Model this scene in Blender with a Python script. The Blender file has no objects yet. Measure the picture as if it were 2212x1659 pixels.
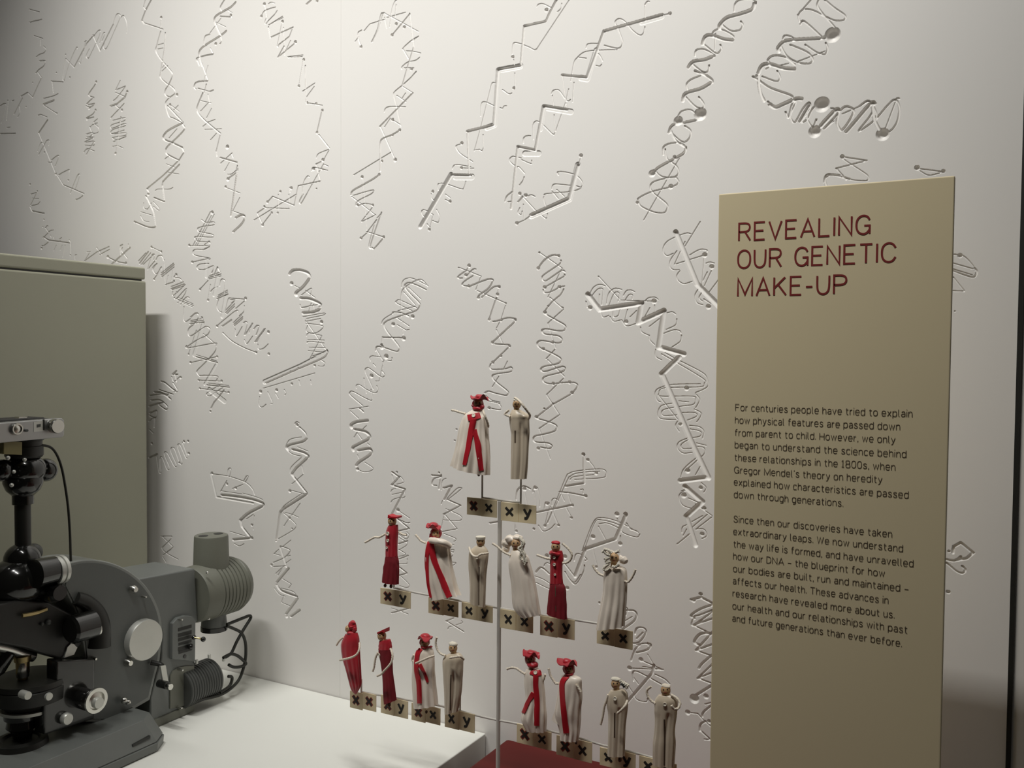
import bpy, math, random
import numpy as np
from mathutils import Vector, Matrix
from mathutils.bvhtree import BVHTree
random.seed(7)
SC = bpy.context.scene
COL = SC.collection
PI = math.pi

# ------------------------------------------------------------------ camera
W, H, F = 2212.0, 1659.0, 1966.166
YAW, PITCH, ROLL = 0.505776, 0.0349357, 0.0080806
CAM = np.array([0.0, -1.45, 1.5])
def _axes():
    fw = np.array([-math.sin(YAW)*math.cos(PITCH), math.cos(YAW)*math.cos(PITCH), -math.sin(PITCH)])
    rt = np.array([math.cos(YAW), math.sin(YAW), 0.0]); up = np.cross(rt, fw)
    c, s = math.cos(ROLL), math.sin(ROLL)
    return c*rt+s*up, -s*rt+c*up, fw
RT, UP, FW = _axes()
cd = bpy.data.cameras.new('view_camera'); co = bpy.data.objects.new('view_camera', cd); COL.objects.link(co)
cd.sensor_width = 36.0; cd.lens = 36.0*F/W; cd.clip_start = 0.02; cd.clip_end = 50
co.matrix_world = Matrix(((RT[0], UP[0], -FW[0], CAM[0]), (RT[1], UP[1], -FW[1], CAM[1]), (RT[2], UP[2], -FW[2], CAM[2]), (0, 0, 0, 1)))
SC.camera = co

# ------------------------------------------------------------------ light, world, exposure
SC.view_settings.view_transform = 'Standard'
SC.view_settings.look = 'None'
SC.view_settings.exposure = 0.0
SC.view_settings.gamma = 1.0
SC.view_settings.use_curve_mapping = False
w = bpy.data.worlds.new('dim_gallery'); SC.world = w; w.use_nodes = True
w.node_tree.nodes['Background'].inputs[0].default_value = (1.0, 0.93, 0.82, 1)
w.node_tree.nodes['Background'].inputs[1].default_value = 0.012
def area(name, loc, target, sx, sy, watts, color):
    l = bpy.data.lights.new(name, 'AREA'); l.shape = 'RECTANGLE'; l.size = sx; l.size_y = sy
    l.energy = watts; l.color = color
    o = bpy.data.objects.new(name, l); COL.objects.link(o); o.location = loc
    d = (Vector(target)-Vector(loc)).normalized()
    o.rotation_euler = d.to_track_quat('-Z', 'Y').to_euler()
    return o
# LED lamps under the lid of the showcase, along its front edge; the last is an added fill for the plinth
for lx_, ls_, wt_, tz_, sp_ in ((-1.52, 0.80, 5.0, 1.80, 70), (-0.54, 0.64, 6.0, 1.74, 80), (-1.25, 0.50, 1.1, 0.9, 80)):
    l_ = area('showcase_or_fill_lamp', (lx_, -1.0, 3.2), (lx_, 0.0 if tz_ > 1 else -0.45, tz_), ls_, 0.05, wt_, (1.0, 0.992, 0.95)); l_.data.spread = math.radians(sp_)

# ------------------------------------------------------------------ pixel rays of the photograph -> points in the place
def ray(x, y): return ((x-W/2)*RT+(H/2-y)*UP)/F+FW
def onY(x, y, Y): d = ray(x, y); return CAM+d*((Y-CAM[1])/d[1])
def onX(x, y, X): d = ray(x, y); return CAM+d*((X-CAM[0])/d[0])
def onZ(x, y, Z): d = ray(x, y); return CAM+d*((Z-CAM[2])/d[2])
def mpp(P): return float((np.asarray(P)-CAM)@FW)/F     # metres per pixel at a point

# ------------------------------------------------------------------ materials
MATS = {}
def mat(name, col, rough=0.5, metal=0.0, spec=0.5, noise=0.0, nscale=60.0, bump=0.0, bscale=400.0, sheen=0.0, coat=0.0):
    if name in MATS: return MATS[name]
    m = bpy.data.materials.new(name); m.use_nodes = True; nt = m.node_tree; b = nt.nodes['Principled BSDF']
    b.inputs['Base Color'].default_value = (*col, 1); b.inputs['Roughness'].default_value = rough
    b.inputs['Metallic'].default_value = metal; b.inputs['Specular IOR Level'].default_value = spec
    if sheen: b.inputs['Sheen Weight'].default_value = sheen
    if coat: b.inputs['Coat Weight'].default_value = coat
    if noise or bump:
        tc = nt.nodes.new('ShaderNodeTexCoord')
    if noise:
        n = nt.nodes.new('ShaderNodeTexNoise'); n.inputs['Scale'].default_value = nscale; n.inputs['Detail'].default_value = 4
        nt.links.new(tc.outputs['Object'], n.inputs['Vector'])
        mx = nt.nodes.new('ShaderNodeMixRGB'); mx.blend_type = 'MIX'
        mx.inputs[1].default_value = (*[c*(1-noise) for c in col], 1); mx.inputs[2].default_value = (*[min(1, c*(1+noise)) for c in col], 1)
        nt.links.new(n.outputs['Fac'], mx.inputs[0]); nt.links.new(mx.outputs[0], b.inputs['Base Color'])
    if bump:
        n2 = nt.nodes.new('ShaderNodeTexNoise'); n2.inputs['Scale'].default_value = bscale; n2.inputs['Detail'].default_value = 3
        nt.links.new(tc.outputs['Object'], n2.inputs['Vector'])
        bp = nt.nodes.new('ShaderNodeBump'); bp.inputs['Strength'].default_value = bump; bp.inputs['Distance'].default_value = 0.001
        nt.links.new(n2.outputs['Fac'], bp.inputs['Height']); nt.links.new(bp.outputs[0], b.inputs['Normal'])
    MATS[name] = m
    return m
wall_m = mat('white_carved_board', (0.80, 0.775, 0.745), 0.42, spec=0.4)
seam_m = mat('black_joint', (0.012, 0.012, 0.010), 0.6)
plinth_m = mat('white_plinth_paint', (0.80, 0.80, 0.75), 0.55, noise=0.02, nscale=6)
red_plinth_m = mat('dark_red_plinth_paint', (0.110, 0.011, 0.009), 0.6, spec=0.25, noise=0.05, nscale=9)
cab_m = mat('grey_green_enamel', (0.35, 0.345, 0.265), 0.45, noise=0.03, nscale=9, bump=0.08, bscale=900)
panel_m = mat('cream_acrylic', (0.88, 0.75, 0.49), 0.38, noise=0.02, nscale=5)
ink_red = mat('dark_red_ink', (0.24, 0.020, 0.018), 0.6)
ink_brown = mat('dark_brown_ink', (0.085, 0.060, 0.036), 0.6)
grey_m = mat('grey_hammer_enamel', (0.150, 0.158, 0.150), 0.38, noise=0.06, nscale=30, bump=0.08, bscale=700)
grey2_m = mat('grey_cast_alloy', (0.150, 0.152, 0.122), 0.45, noise=0.12, nscale=22, bump=0.12, bscale=500)
dgrey_m = mat('dark_grey_enamel', (0.060, 0.062, 0.058), 0.42)
black_m = mat('black_gloss_enamel', (0.010, 0.010, 0.009), 0.16, coat=0.5)
mblack_m = mat('black_matt_enamel', (0.014, 0.014, 0.012), 0.45)
chrome_m = mat('satin_chrome', (0.62, 0.61, 0.57), 0.24, metal=1.0)
alu_m = mat('brushed_aluminium', (0.60, 0.60, 0.56), 0.42, metal=0.55, noise=0.06, nscale=40)
brass_m = mat('aged_brass', (0.40, 0.31, 0.15), 0.32, metal=0.9, noise=0.2, nscale=60)
olive_m = mat('olive_brass_plate', (0.20, 0.17, 0.07), 0.5, noise=0.15, nscale=80)
leather_m = mat('black_leatherette', (0.014, 0.013, 0.012), 0.55, bump=0.6, bscale=1800)
cable_m = mat('black_rubber_cable', (0.012, 0.012, 0.008), 0.5)
steel_m = mat('painted_grey_rod', (0.60, 0.57, 0.52), 0.45, noise=0.05, nscale=90)
card_m = mat('cream_card', (0.80, 0.67, 0.43), 0.7, noise=0.05, nscale=70)
pen_black = mat('black_marker', (0.022, 0.020, 0.016), 0.7)
pen_red = mat('red_marker', (0.27, 0.035, 0.025), 0.7)
cream_m = mat('cream_satin', (0.94, 0.83, 0.71), 0.31, sheen=0.25, noise=0.05, nscale=45, bump=0.10, bscale=260)
suit_m = mat('cream_suit_satin', (0.66, 0.555, 0.42), 0.30, sheen=0.2, noise=0.06, nscale=45, bump=0.10, bscale=240)
red_m = mat('red_satin', (0.46, 0.012, 0.026), 0.42, sheen=0.25, noise=0.08, nscale=50, bump=0.12, bscale=240)
dred_m = mat('deep_red_felt', (0.21, 0.006, 0.014), 0.7, noise=0.06, nscale=60, bump=0.2, bscale=700)
ribbon_m = mat('red_ribbon', (0.50, 0.012, 0.024), 0.45, bump=0.2, bscale=900)
wood_m = mat('turned_wood', (0.52, 0.33, 0.17), 0.5, noise=0.12, nscale=90)
cord_m = mat('cream_cotton_cord', (0.80, 0.71, 0.58), 0.8, noise=0.08, nscale=200)
wool_m = mat('white_wool', (0.80, 0.74, 0.62), 0.85, bump=0.5, bscale=900)
shoe_m = mat('dark_brown_peg_foot', (0.10, 0.055, 0.035), 0.6)
eye_m = mat('dark_ink', (0.02, 0.012, 0.008), 0.5)
lip_m = mat('red_brown_ink', (0.25, 0.06, 0.035), 0.6)
pearl_m = mat('grey_metal_button', (0.34, 0.31, 0.27), 0.35, metal=0.4)

# ------------------------------------------------------------------ mesh building
class MB:
    def __init__(s): s.v = []; s.f = []
    def add(s, vs, fs):
        n = len(s.v); s.v += [tuple(float(c) for c in p) for p in vs]; s.f += [tuple(i+n for i in q) for q in fs]; return s
    def grid(s, rings, closed=True, cap=True):
        n = len(rings[0]); vs = [p for r in rings for p in r]; fs = []
        for k in range(len(rings)-1):
            for i in range(n if closed else n-1):
                j = (i+1) % n; fs.append((k*n+i, k*n+j, (k+1)*n+j, (k+1)*n+i))
        if cap and closed:
            fs.append(tuple(range(n))[::-1]); m = (len(rings)-1)*n; fs.append(tuple(range(m, m+n)))
        return s.add(vs, fs)
    def box(s, a, b):
        x0, y0, z0 = a; x1, y1, z1 = b
        return s.add([(x0,y0,z0),(x1,y0,z0),(x1,y1,z0),(x0,y1,z0),(x0,y0,z1),(x1,y0,z1),(x1,y1,z1),(x0,y1,z1)],
                     [(0,3,2,1),(4,5,6,7),(0,1,5,4),(1,2,6,5),(2,3,7,6),(3,0,4,7)])
    def lathe(s, c, axis, prof, n=40):
        """prof: (distance along axis, radius)"""
        a = Vector(axis).normalized(); t = Vector((0,0,1)) if abs(a.z) < .9 else Vector((1,0,0))
        u = a.cross(t).normalized(); v = a.cross(u)
        c = Vector(tuple(float(q) for q in c))
        rings = [[c+a*d+(u*math.cos(2*PI*i/n)+v*math.sin(2*PI*i/n))*max(r, 1e-5) for i in range(n)] for d, r in prof]
        return s.grid(rings)
    def cyl(s, c, axis, r, l, n=32, bev=0.0):
        b = bev or min(r, l)*0.12
        return s.lathe(c, axis, [(0, r-b), (b, r), (l-b, r), (l, r-b)], n)
    def ball(s, c, r, n=24, m=14):
        if not hasattr(r, '__len__'): r = (r, r, r)
        rings = []
        for k in range(m+1):
            t = PI*k/m; st = max(math.sin(t), 1e-4)
            rings.append([(c[0]+r[0]*st*math.cos(2*PI*i/n), c[1]+r[1]*st*math.sin(2*PI*i/n), c[2]-r[2]*math.cos(t)) for i in range(n)])
        return s.grid(rings)
    def tube(s, pts, r, n=10, sub=6, ripple=0.0, lam=0.004):
        P = smooth_pts([Vector(tuple(float(q) for q in p)) for p in pts], sub); rings = []; L = 0; up = None
        for k, p in enumerate(P):
            d = (P[min(k+1, len(P)-1)]-P[max(k-1, 0)]).normalized()
            if up is None: up = d.orthogonal().normalized()
            up = (up-d*up.dot(d)).normalized(); w2 = d.cross(up)
            if k: L += (p-P[k-1]).length
            rr = r if not hasattr(r, '__len__') else r[0]+(r[1]-r[0])*k/(len(P)-1)
            rings.append([p+(up*math.cos(2*PI*i/n)+w2*math.sin(2*PI*i/n))*rr*(1+ripple*math.sin(2*PI*(L/lam)+4*PI*i/n)) for i in range(n)])
        return s.grid(rings)
    def prism(s, poly, d):
        """poly: 3D points, extruded by vector d"""
        n = len(poly); d = Vector(d); P = [Vector(tuple(float(q) for q in p)) for p in poly]
        return s.add(P+[p+d for p in P], [tuple(range(n))[::-1], tuple(range(n, 2*n))]+[(i, (i+1) % n, n+(i+1) % n, n+i) for i in range(n)])
def smooth_pts(P, sub):
    if len(P) < 3 or sub < 2:
        if len(P) == 2 and sub > 1: return [P[0].lerp(P[1], k/sub) for k in range(sub+1)]
        return P
    out = []
    for i in range(len(P)-1):
        a, b, c, d = P[max(i-1, 0)], P[i], P[i+1], P[min(i+2, len(P)-1)]
        for k in range(sub):
            t = k/sub
            out.append(0.5*((2*b)+(c-a)*t+(2*a-5*b+4*c-d)*t*t+(3*b-a-3*c+d)*t**3))
    out.append(P[-1]); return out
ORG = {}
def tag(o, label=None, cat=None, group=None, kind=None):
    for k, v in (('label', label), ('category', cat), ('group', group), ('kind', kind)):
        if v: o[k] = v
    return o
def thing(name, loc, label, cat, group=None):
    o = bpy.data.objects.new(name, None); COL.objects.link(o); o.location = tuple(float(c) for c in loc); o.empty_display_size = 0.02
    ORG[o.name] = Vector(o.location); return tag(o, label, cat, group)
def obj(name, mb, m, parent=None, smooth=35, bevel=0.0, loc=None, label=None):
    me = bpy.data.meshes.new(name)
    if parent is not None: org = ORG[parent.name]
    elif loc is not None: org = Vector(tuple(float(c) for c in loc))
    else:
        a = np.array(mb.v); org = Vector(((a[:,0].min()+a[:,0].max())/2, (a[:,1].min()+a[:,1].max())/2, a[:,2].min()))
    me.from_pydata([(p[0]-org.x, p[1]-org.y, p[2]-org.z) for p in mb.v], [], mb.f); me.update()
    me.materials.append(m)
    if smooth:
        me.polygons.foreach_set('use_smooth', [True]*len(me.polygons)); me.set_sharp_from_angle(angle=math.radians(smooth))
    o = bpy.data.objects.new(name, me); COL.objects.link(o)
    if parent is not None: o.parent = parent
    else: o.location = org
    ORG[o.name] = org
    if bevel:
        b = o.modifiers.new('bevel', 'BEVEL'); b.width = bevel; b.segments = 3; b.limit_method = 'ANGLE'
    if label: o['label'] = label
    return o
def bvh_of(mb): return BVHTree.FromPolygons(mb.v, mb.f)
def hit(bv, x, y):
    d = Vector(ray(x, y)).normalized(); l, nrm, i, q = bv.ray_cast(Vector(CAM), d)
    if l is None: return None, None
    if nrm.dot(d) > 0: nrm = -nrm
    return l, nrm
ZP = 0.787                 # top of the plinths
# ------------------------------------------------------------------ the carved wall: grooves routed into a flat white board
# strokes read off the photograph; each line: crop tag, then strokes 'width+kind x,y ...' (l straight, s smooth, c shallow channel, d hole of that radius)
CROPS = dict(A=(0,0,3.95), B=(400,0,3.95), C=(860,0,3.95), D=(1320,0,2.48), E=(0,340,3.95), F=(300,420,3.95), G=(700,340,3.95), H=(1100,360,3.95),
             I=(300,700,3.95), J=(700,740,3.95), K=(1100,740,3.95), L=(380,1000,3.95), M=(1200,1100,2.967), N=(1700,300,4.148), O=(1900,1100,2.967),
             P=(240,1130,6.506), Q=(1060,1120,5.72), R=(780,1090,6.637), S=(700,1320,5.925))
FIG = """
@A 9l 250,80 335,103; 9l 250,190 355,165; 8l 290,305 365,330; 7l 345,335 345,390; 8s 370,395 392,420 375,450 335,465 310,485; 9s 335,520 385,520 375,560 330,595 305,625; 8l 315,610 355,665; 10l 352,668 278,830; 8l 278,830 235,790; 9l 232,790 178,822; 9l 190,840 120,975; 7d 278,705; 7d 222,912; 8s 0,905 30,885 50,890 45,930 10,1050; 7s 60,860 70,870 55,1025; 7s 100,860 118,855; 7s 165,905 170,960 150,1000; 10l 0,1140 130,1138; 7s 60,1090 85,1085
@A 8s 1080,280 1082,200 1055,135 1025,160 970,280 910,410 880,400 900,340; 8s 965,210 990,130 1015,120 1025,150 985,250; 11l 965,210 852,435; 9l 852,435 790,300; 11l 800,300 740,370 632,575; 8s 800,310 835,265 855,260 850,300 790,430 755,495 735,480 760,420; 8s 850,370 880,285 895,290 870,350; 8l 632,575 560,500; 8s 720,360 735,350 720,400 690,535 675,530; 8s 560,500 535,650 550,680 600,520 650,410 660,415; 10l 438,693 538,700; 8d 595,660; 7d 560,467; 7d 480,620; 7l 445,700 455,790; 7s 370,840 450,820 495,800; 14l 370,890 460,855; 8l 375,900 485,970; 9d 485,968; 8s 325,985 345,978 400,1000; 13l 405,1025 330,1135; 7l 330,1135 470,1470 540,1580; 7s 320,1290 345,1225 360,1215; 8s 330,1320 380,1230 400,1198 420,1200 415,1240; 8d 378,1300; 8s 410,1385 440,1385; 8s 440,1365 490,1328 500,1345 470,1420; 12d 475,1485; 8s 500,1492 575,1452 592,1460 585,1530; 9d 583,1538; 10l 540,1578 715,1652; 8s 600,1650 660,1500 680,1505 640,1625; 8s 645,1703 675,1693 705,1671
@A 11s 825,700 800,740 755,810 800,832; 13d 820,700; 10s 800,830 740,890 805,885 770,915 735,905; 12d 760,925; 11d 815,940; 9s 815,940 790,975 735,1010 800,1000; 13d 742,1015; 7l 830,1015 800,1040 800,1055 830,1050; 7s 770,1085 800,1060 840,1090 835,1130 790,1140; 8s 735,1145 790,1130 770,1165 740,1170; 7s 730,1185 800,1170 720,1215 800,1205 800,1240 725,1240; 8s 715,1300 745,1270 805,1290; 8l 800,1210 735,1320; 6l 765,1080 800,1180
@A 8l 1025,690 985,770; 8l 985,768 1068,735; 8l 985,790 1070,828; 8s 965,860 1000,830 1070,740; 14l 1085,785 1065,830 1000,885 940,905; 14d 1085,783; 9l 1058,885 945,1005; 9l 985,900 1020,930; 13d 1040,940; 11l 1030,1000 990,1300; 13d 985,1310; 7s 960,1028 1060,1005 1060,1030 955,1065 955,1095 1060,1055 1065,1075 965,1105 950,1140 1060,1110; 7s 950,1145 1065,1135 1070,1155 960,1175 1010,1195 1075,1165 965,1210; 7s 960,1250 1000,1245 1050,1265
@A 14l 1290,0 1240,95 1210,175 1230,200; 10l 1240,0 1225,60 1240,80; 10l 1240,200 1390,250; 14d 1375,150; 9l 1375,160 1370,230; 11s 1410,280 1405,400 1385,530 1370,620 1370,665 1430,720; 11s 1370,270 1340,380 1330,440 1390,530 1460,610 1470,650 1440,720 1410,770 1410,810 1450,830; 6l 1340,385 1395,370; 6l 1345,420 1390,410; 5l 1380,610 1430,560; 5l 1375,590 1410,545; 10s 1440,720 1485,760 1490,800 1450,830 1415,870 1415,910 1440,990 1480,1010 1555,1050; 15d 1510,810; 13d 1450,895; 5l 1460,900 1530,955; 5l 1480,940 1520,900; 12s 1430,905 1490,970 1560,1045; 16s 1555,1050 1440,1110 1395,1160 1400,1190 1460,1215 1555,1260; 14s 1555,1060 1575,1100 1520,1165 1430,1250 1415,1290 1430,1320 1520,1365; 12l 1555,1260 1570,1300 1525,1370 1390,1500 1255,1610; 6l 1440,1180 1510,1100; 14l 1530,1405 1390,1550 1385,1580 1405,1720; 5s 1325,1630 1345,1615 1440,1615 1475,1600; 5s 1405,1360 1420,1345 1440,1335; 5l 1420,1400 1490,1430; 5l 1420,1470 1525,1485; 14l 1255,1613 1270,1643; 15d 1265,1658; 14s 1245,1673 1280,1743 1310,1813 1325,1903 1325,1933 1300,1941 1245,1933 1150,1893; 11d 1148,1893; 13l 1315,1688 1400,1721; 7l 1405,1718 1390,1583; 7s 1225,1733 1225,1773 1260,1783 1290,1733; 7s 1310,1723 1360,1783 1345,1793 1310,1763; 7s 1200,1808 1215,1813 1300,1838; 6s 1200,1843 1225,1883 1270,1893
@B 12s 335,0 300,60 310,90; 16s 430,20 390,60 320,100 260,140 250,190 300,300; 12l 300,140 395,145; 13d 390,130; 6l 350,80 400,110; 6l 310,150 205,290; 7l 260,190 345,230; 16s 350,265 300,305 180,380 125,430 120,490 140,560; 10s 210,295 170,310 160,380 180,390; 10s 300,300 310,350 295,375; 15d 260,375; 11s 95,520 110,490 240,460; 6l 215,410 240,460; 10l 100,510 120,560; 10l 140,540 195,690; 5l 160,690 195,560; 12s 195,690 100,700 75,740 90,760; 11l 180,720 165,790; 10s 110,755 165,770 205,780 240,768; 13s 150,795 110,890 100,940 120,980 180,1040 300,1140; 6l 195,805 210,880; 5l 130,860 220,880; 5l 130,950 195,880; 5l 180,1010 225,925; 5l 150,1080 200,1040 255,1020; 5l 165,1105 310,1100; 5l 215,1195 265,1140; 11l 300,1150 265,1290 270,1330; 20d 360,1255; 14l 300,1345 440,1385; 5l 300,1395 400,1305; 5l 335,1460 375,1390; 5l 395,1310 410,1345; 11l 445,1415 430,1480 370,1520; 18d 365,1530; 13d 345,1595; 6l 345,1600 470,1650; 17l 445,1450 390,1843; 5s 360,1488 400,1483 450,1438; 5l 405,1803 465,1688; 8l 395,1798 510,1838; 18s 430,1858 480,1833 505,1848 500,1883 470,1923 410,1978
@B 16d 675,35; 8l 680,50 700,170; 9s 650,140 680,90 770,60; 14d 650,140; 6s 710,35 730,20 765,30; 8s 785,90 750,140 690,200 680,190 690,160; 7l 780,105 700,185; 8l 830,140 710,215; 7l 835,150 730,205; 10l 710,230 725,320 920,232 890,310 800,380 790,400; 15d 830,185; 9l 825,200 785,395; 8l 838,235 850,470; 8l 900,345 855,440; 10l 845,390 790,490 940,365; 17d 940,360; 8l 875,485 1005,470; 8l 880,492 1000,482; 14d 1012,510; 8l 1005,525 970,735; 13d 970,735; 10l 1025,560 1030,870; 8l 1000,780 1105,710; 8l 1100,740 1030,835; 13d 1040,878; 7l 1050,880 1170,900; 12d 1118,885; 13d 1170,942; 13l 1165,955 1125,1130; 14d 1125,1132; 10l 1140,1150 1230,1265; 8s 1225,1275 1140,1310 1120,1345; 8l 1225,1285 1180,1370; 16d 1175,1365; 9l 1160,1380 1115,1400 1155,1545; 9s 1080,1460 1085,1435 1110,1430 1215,1455; 15d 1095,1445; 12d 1170,1445; 6l 1180,1400 1220,1420; 10l 1155,1545 965,1585 950,1655; 8l 1180,1400 1035,1659; 8s 1000,1659 1010,1560 1040,1505 1060,1510; 8d 1120,1610; 15d 905,1605; 7l 890,1600 895,1640; 12d 812,1635; 10l 950,1659 930,1754 745,1677 703,1724; 14d 702,1724; 11d 675,1762; 9l 675,1774 890,1781; 8l 890,1781 885,1659; 5l 795,1659 795,1814; 10d 788,1817; 5l 945,1659 585,1879; 9l 685,1769 620,1814; 6l 615,1819 660,1914; 15d 660,1921; 9l 665,1909 735,1819; 12d 738,1816; 10s 1005,1659 975,1719 990,1734 1035,1659
@B 14l 1035,35 1075,0; 14d 1125,10
@B 15d 1500,400; 9s 1500,390 1480,340 1475,280 1505,258; 5l 1450,355 1480,315; 6l 1525,265 1575,205 1700,165; 11s 1590,360 1640,250 1670,125 1690,112; 8s 1600,360 1650,250 1690,120 1730,130 1990,270; 7s 1745,230 1765,80 1790,10 1805,10; 6l 1790,150 1800,40; 6l 1700,150 1720,240; 15d 1800,205; 11l 1915,120 1765,300; 16d 1765,300; 15d 1870,232; 11l 1915,115 1950,400 1900,560 1850,735; 5l 1720,150 1880,105; 9s 1990,310 1930,345 1860,410 1865,430 1905,500; 8l 1985,320 1935,350; 7s 1885,435 1950,440 2010,455; 9s 2000,490 1965,515 1900,530 1850,570 1850,590; 15d 1930,590; 7l 1870,580 1950,580; 9s 1970,610 1900,690 1850,730 1790,780 1780,810 1800,900 1840,1080; 7l 1970,620 1860,720; 8l 1850,735 1945,795; 12l 1940,795 1660,1080; 6l 1805,815 1885,870; 6l 1850,840 1880,795; 9s 1700,955 1710,925 1750,910 1880,912; 8l 1665,1080 1790,1360; 15d 1770,1022; 8l 1780,1030 1835,1065; 6l 1700,1085 1750,1010; 14d 1830,1110; 12s 1825,1115 1765,1150 1690,1180 1665,1220 1665,1350 1665,1460; 12d 1768,1155; 18d 1792,1365; 12d 1680,1375; 6l 1437,1493 1755,1300; 13d 1655,1490; 14s 1650,1495 1600,1530 1515,1578 1430,1628 1415,1663; 15d 1510,1511; 7l 1515,1523 1550,1963; 9s 1435,1668 1595,1623 1590,1653 1475,1713 1455,1753; 14d 1470,1751; 13d 1600,1751; 9s 1475,1758 1525,1738 1605,1748; 8l 1420,1678 1625,1838; 8l 1625,1833 1505,1893; 7l 1595,1773 1505,1888; 9l 1555,1978 1635,1873; 9l 1555,1983 1500,2033; 14d 1500,2033; 10l 1550,1978 1690,2023; 14d 1692,2023; 12s 1675,1813 1585,2083 1595,2113 1615,2118 1690,2033; 10s 1625,1883 1570,2083 1585,2123; 8l 1675,1818 1635,1863
@C 20l 1350,0 1300,95 1262,180 1075,222; 18l 1075,222 1045,560; 22l 1045,560 850,595; 26l 850,595 815,1065; 22l 815,1065 590,1120; 14l 590,1120 605,1490; 22l 618,1495 450,1490; 26l 450,1490 190,1935; 46c 1045,565 855,600 825,1065 760,1090; 48c 630,1510 490,1510; 40c 450,1490 190,1935; 9l 1460,0 1185,415; 9s 1185,415 1160,425 1110,400 1010,365 980,380 975,460; 16d 978,487; 7l 985,510 995,570; 7l 995,625 1000,740; 14d 987,752; 9s 970,795 940,800 890,765; 8s 1185,55 1200,35 1240,35 1310,70; 18d 1265,85; 8s 1360,100 1390,70 1395,30; 8s 850,720 810,705 795,730 770,830 705,1090 650,1290; 7s 705,990 710,890 740,870 820,905; 7s 870,920 890,925 905,905 925,905; 8l 650,1280 690,1275 715,1290 730,1260 725,1150; 16d 543,1222; 8s 540,1230 500,1240 495,1260 530,1310 635,1380; 8s 465,1440 470,1420 500,1405 620,1425; 14d 540,1432; 9l 545,1435 645,1437; 8s 343,1623 338,1583 353,1565 418,1573 538,1613 563,1598 578,1548; 14d 296,1635; 6s 283,1653 288,1693 318,1723; 15d 443,1720; 5l 403,1703 438,1723; 5l 403,1658 443,1688; 8s 298,1833 228,1793 203,1798 203,1823 228,1863; 7s 328,1788 353,1843 348,1888 333,1898 293,1883; 7l 298,1833 273,1943; 15d 266,1958; 6l 248,1913 273,1943
@C 24l 2250,125 1755,265; 22l 1755,265 1610,660 1400,640; 10l 1400,650 1440,935; 24l 1440,935 1240,905; 24l 1240,905 1170,1280; 22l 1170,1280 1020,1250; 20l 1020,1250 965,1780; 46c 2250,140 2080,190; 46c 1690,430 1615,675 1560,665; 46c 1475,955 1245,915 1215,1100; 46c 1200,1310 1080,1310; 16d 2319,115; 7l 2250,130 2310,118; 10s 1870,230 1850,190 1880,160 1930,180 2000,260 2060,300 2095,280 2105,230; 10s 2125,15 2105,60 2110,180; 9s 2145,15 2125,12 2105,40; 11s 1870,230 1900,310 1915,360 1900,400 1860,412 1760,388; 9s 1870,425 1740,428 1600,440 1530,490 1500,540 1475,690; 8s 1605,410 1620,375 1700,372; 7l 1540,490 1605,498; 8s 1690,560 1720,565 1735,550; 8s 1690,460 1715,465 1745,520; 8s 1310,800 1320,775 1350,765 1380,780 1440,860 1470,850; 7l 1315,815 1325,900; 8s 1455,760 1430,870 1400,960 1340,1130 1320,1145 1290,1120 1240,1070 1190,1035 1165,1040 1150,1080 1155,1190; 6l 1500,705 1490,870; 7l 1330,980 1340,1120; 10s 1070,1220 1070,1180 1095,1160 1130,1160; 9s 1000,1420 955,1380 955,1350 980,1335 1010,1345; 8l 1055,1365 1110,1390 1140,1400 1140,1370; 8l 1030,1345 1050,1350; 8s 1010,1430 1030,1425 1080,1480; 10s 1075,1510 1065,1540 1035,1580; 12s 978,1633 928,1673 913,1718; 10l 938,1723 968,1718
@G 30l 2165,65 2090,350 1770,490; 48c 2165,65 2095,355 1770,500; 18d 2192,-15; 8l 2192,0 2175,50; 10s 2000,150 1990,130 2010,122 2080,130 2150,155 2190,190 2205,230 2190,255 2155,245; 9s 1945,270 1950,240 1980,228 2100,240; 10s 2190,265 2110,290 1900,310 1880,330 1875,360 1900,440; 6l 1945,290 2000,355; 6l 1985,275 2050,335; 16d 1670,310; 19d 1720,325; 10s 1740,330 1765,320 1800,335; 14l 1655,380 1690,340; 8l 1690,330 1820,470; 9l 1700,400 1705,535; 8s 1670,430 1655,470 1680,490 1690,460; 10l 1800,470 1710,535 1650,560; 17d 1645,562; 9s 1850,490 1890,520 1905,510 1905,480
@D 20s 770,15 755,50 690,75 620,95 585,130 580,150; 18s 650,215 600,210 540,190 505,195 490,235; 18s 550,300 500,320 440,330 415,360; 18s 540,440 480,475 400,500 385,540; 14s 450,380 500,400 540,430 530,450; 9s 660,60 665,20 690,0 750,-5 770,15; 9s 590,130 640,165 690,160 705,135 695,115; 9s 545,200 545,175 570,157 610,165 655,195 650,220; 9s 500,240 560,285 590,265 585,240; 9s 450,300 455,270 490,262 540,285 550,300; 9s 430,340 490,385 520,380 525,350; 9s 410,480 405,450 430,425 480,405; 9s 400,520 450,570 490,580 495,555 470,520; 5l 560,180 555,270; 36d 478,612; 8s 360,620 380,595 430,590 470,640; 26d 360,648; 14s 470,640 400,655 330,670 310,710; 9s 310,700 380,760 420,740 425,700 395,675; 9s 280,830 280,790 310,770 370,765 400,790; 14s 400,790 390,820 330,855 250,900 215,940; 20d 220,930; 8s 290,800 300,850 350,890 360,930 330,950 270,945 230,910; 11s 315,690 345,750 400,790; 9d 340,840; 8s 360,970 345,950 310,952 230,973 210,1000 225,1032 295,1090 300,1120 280,1140 225,1135 160,1105 145,1075 150,1060 215,1028 340,995 362,972; 14d 320,1000; 5l 365,850 175,1180; 9d 140,1085
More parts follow.
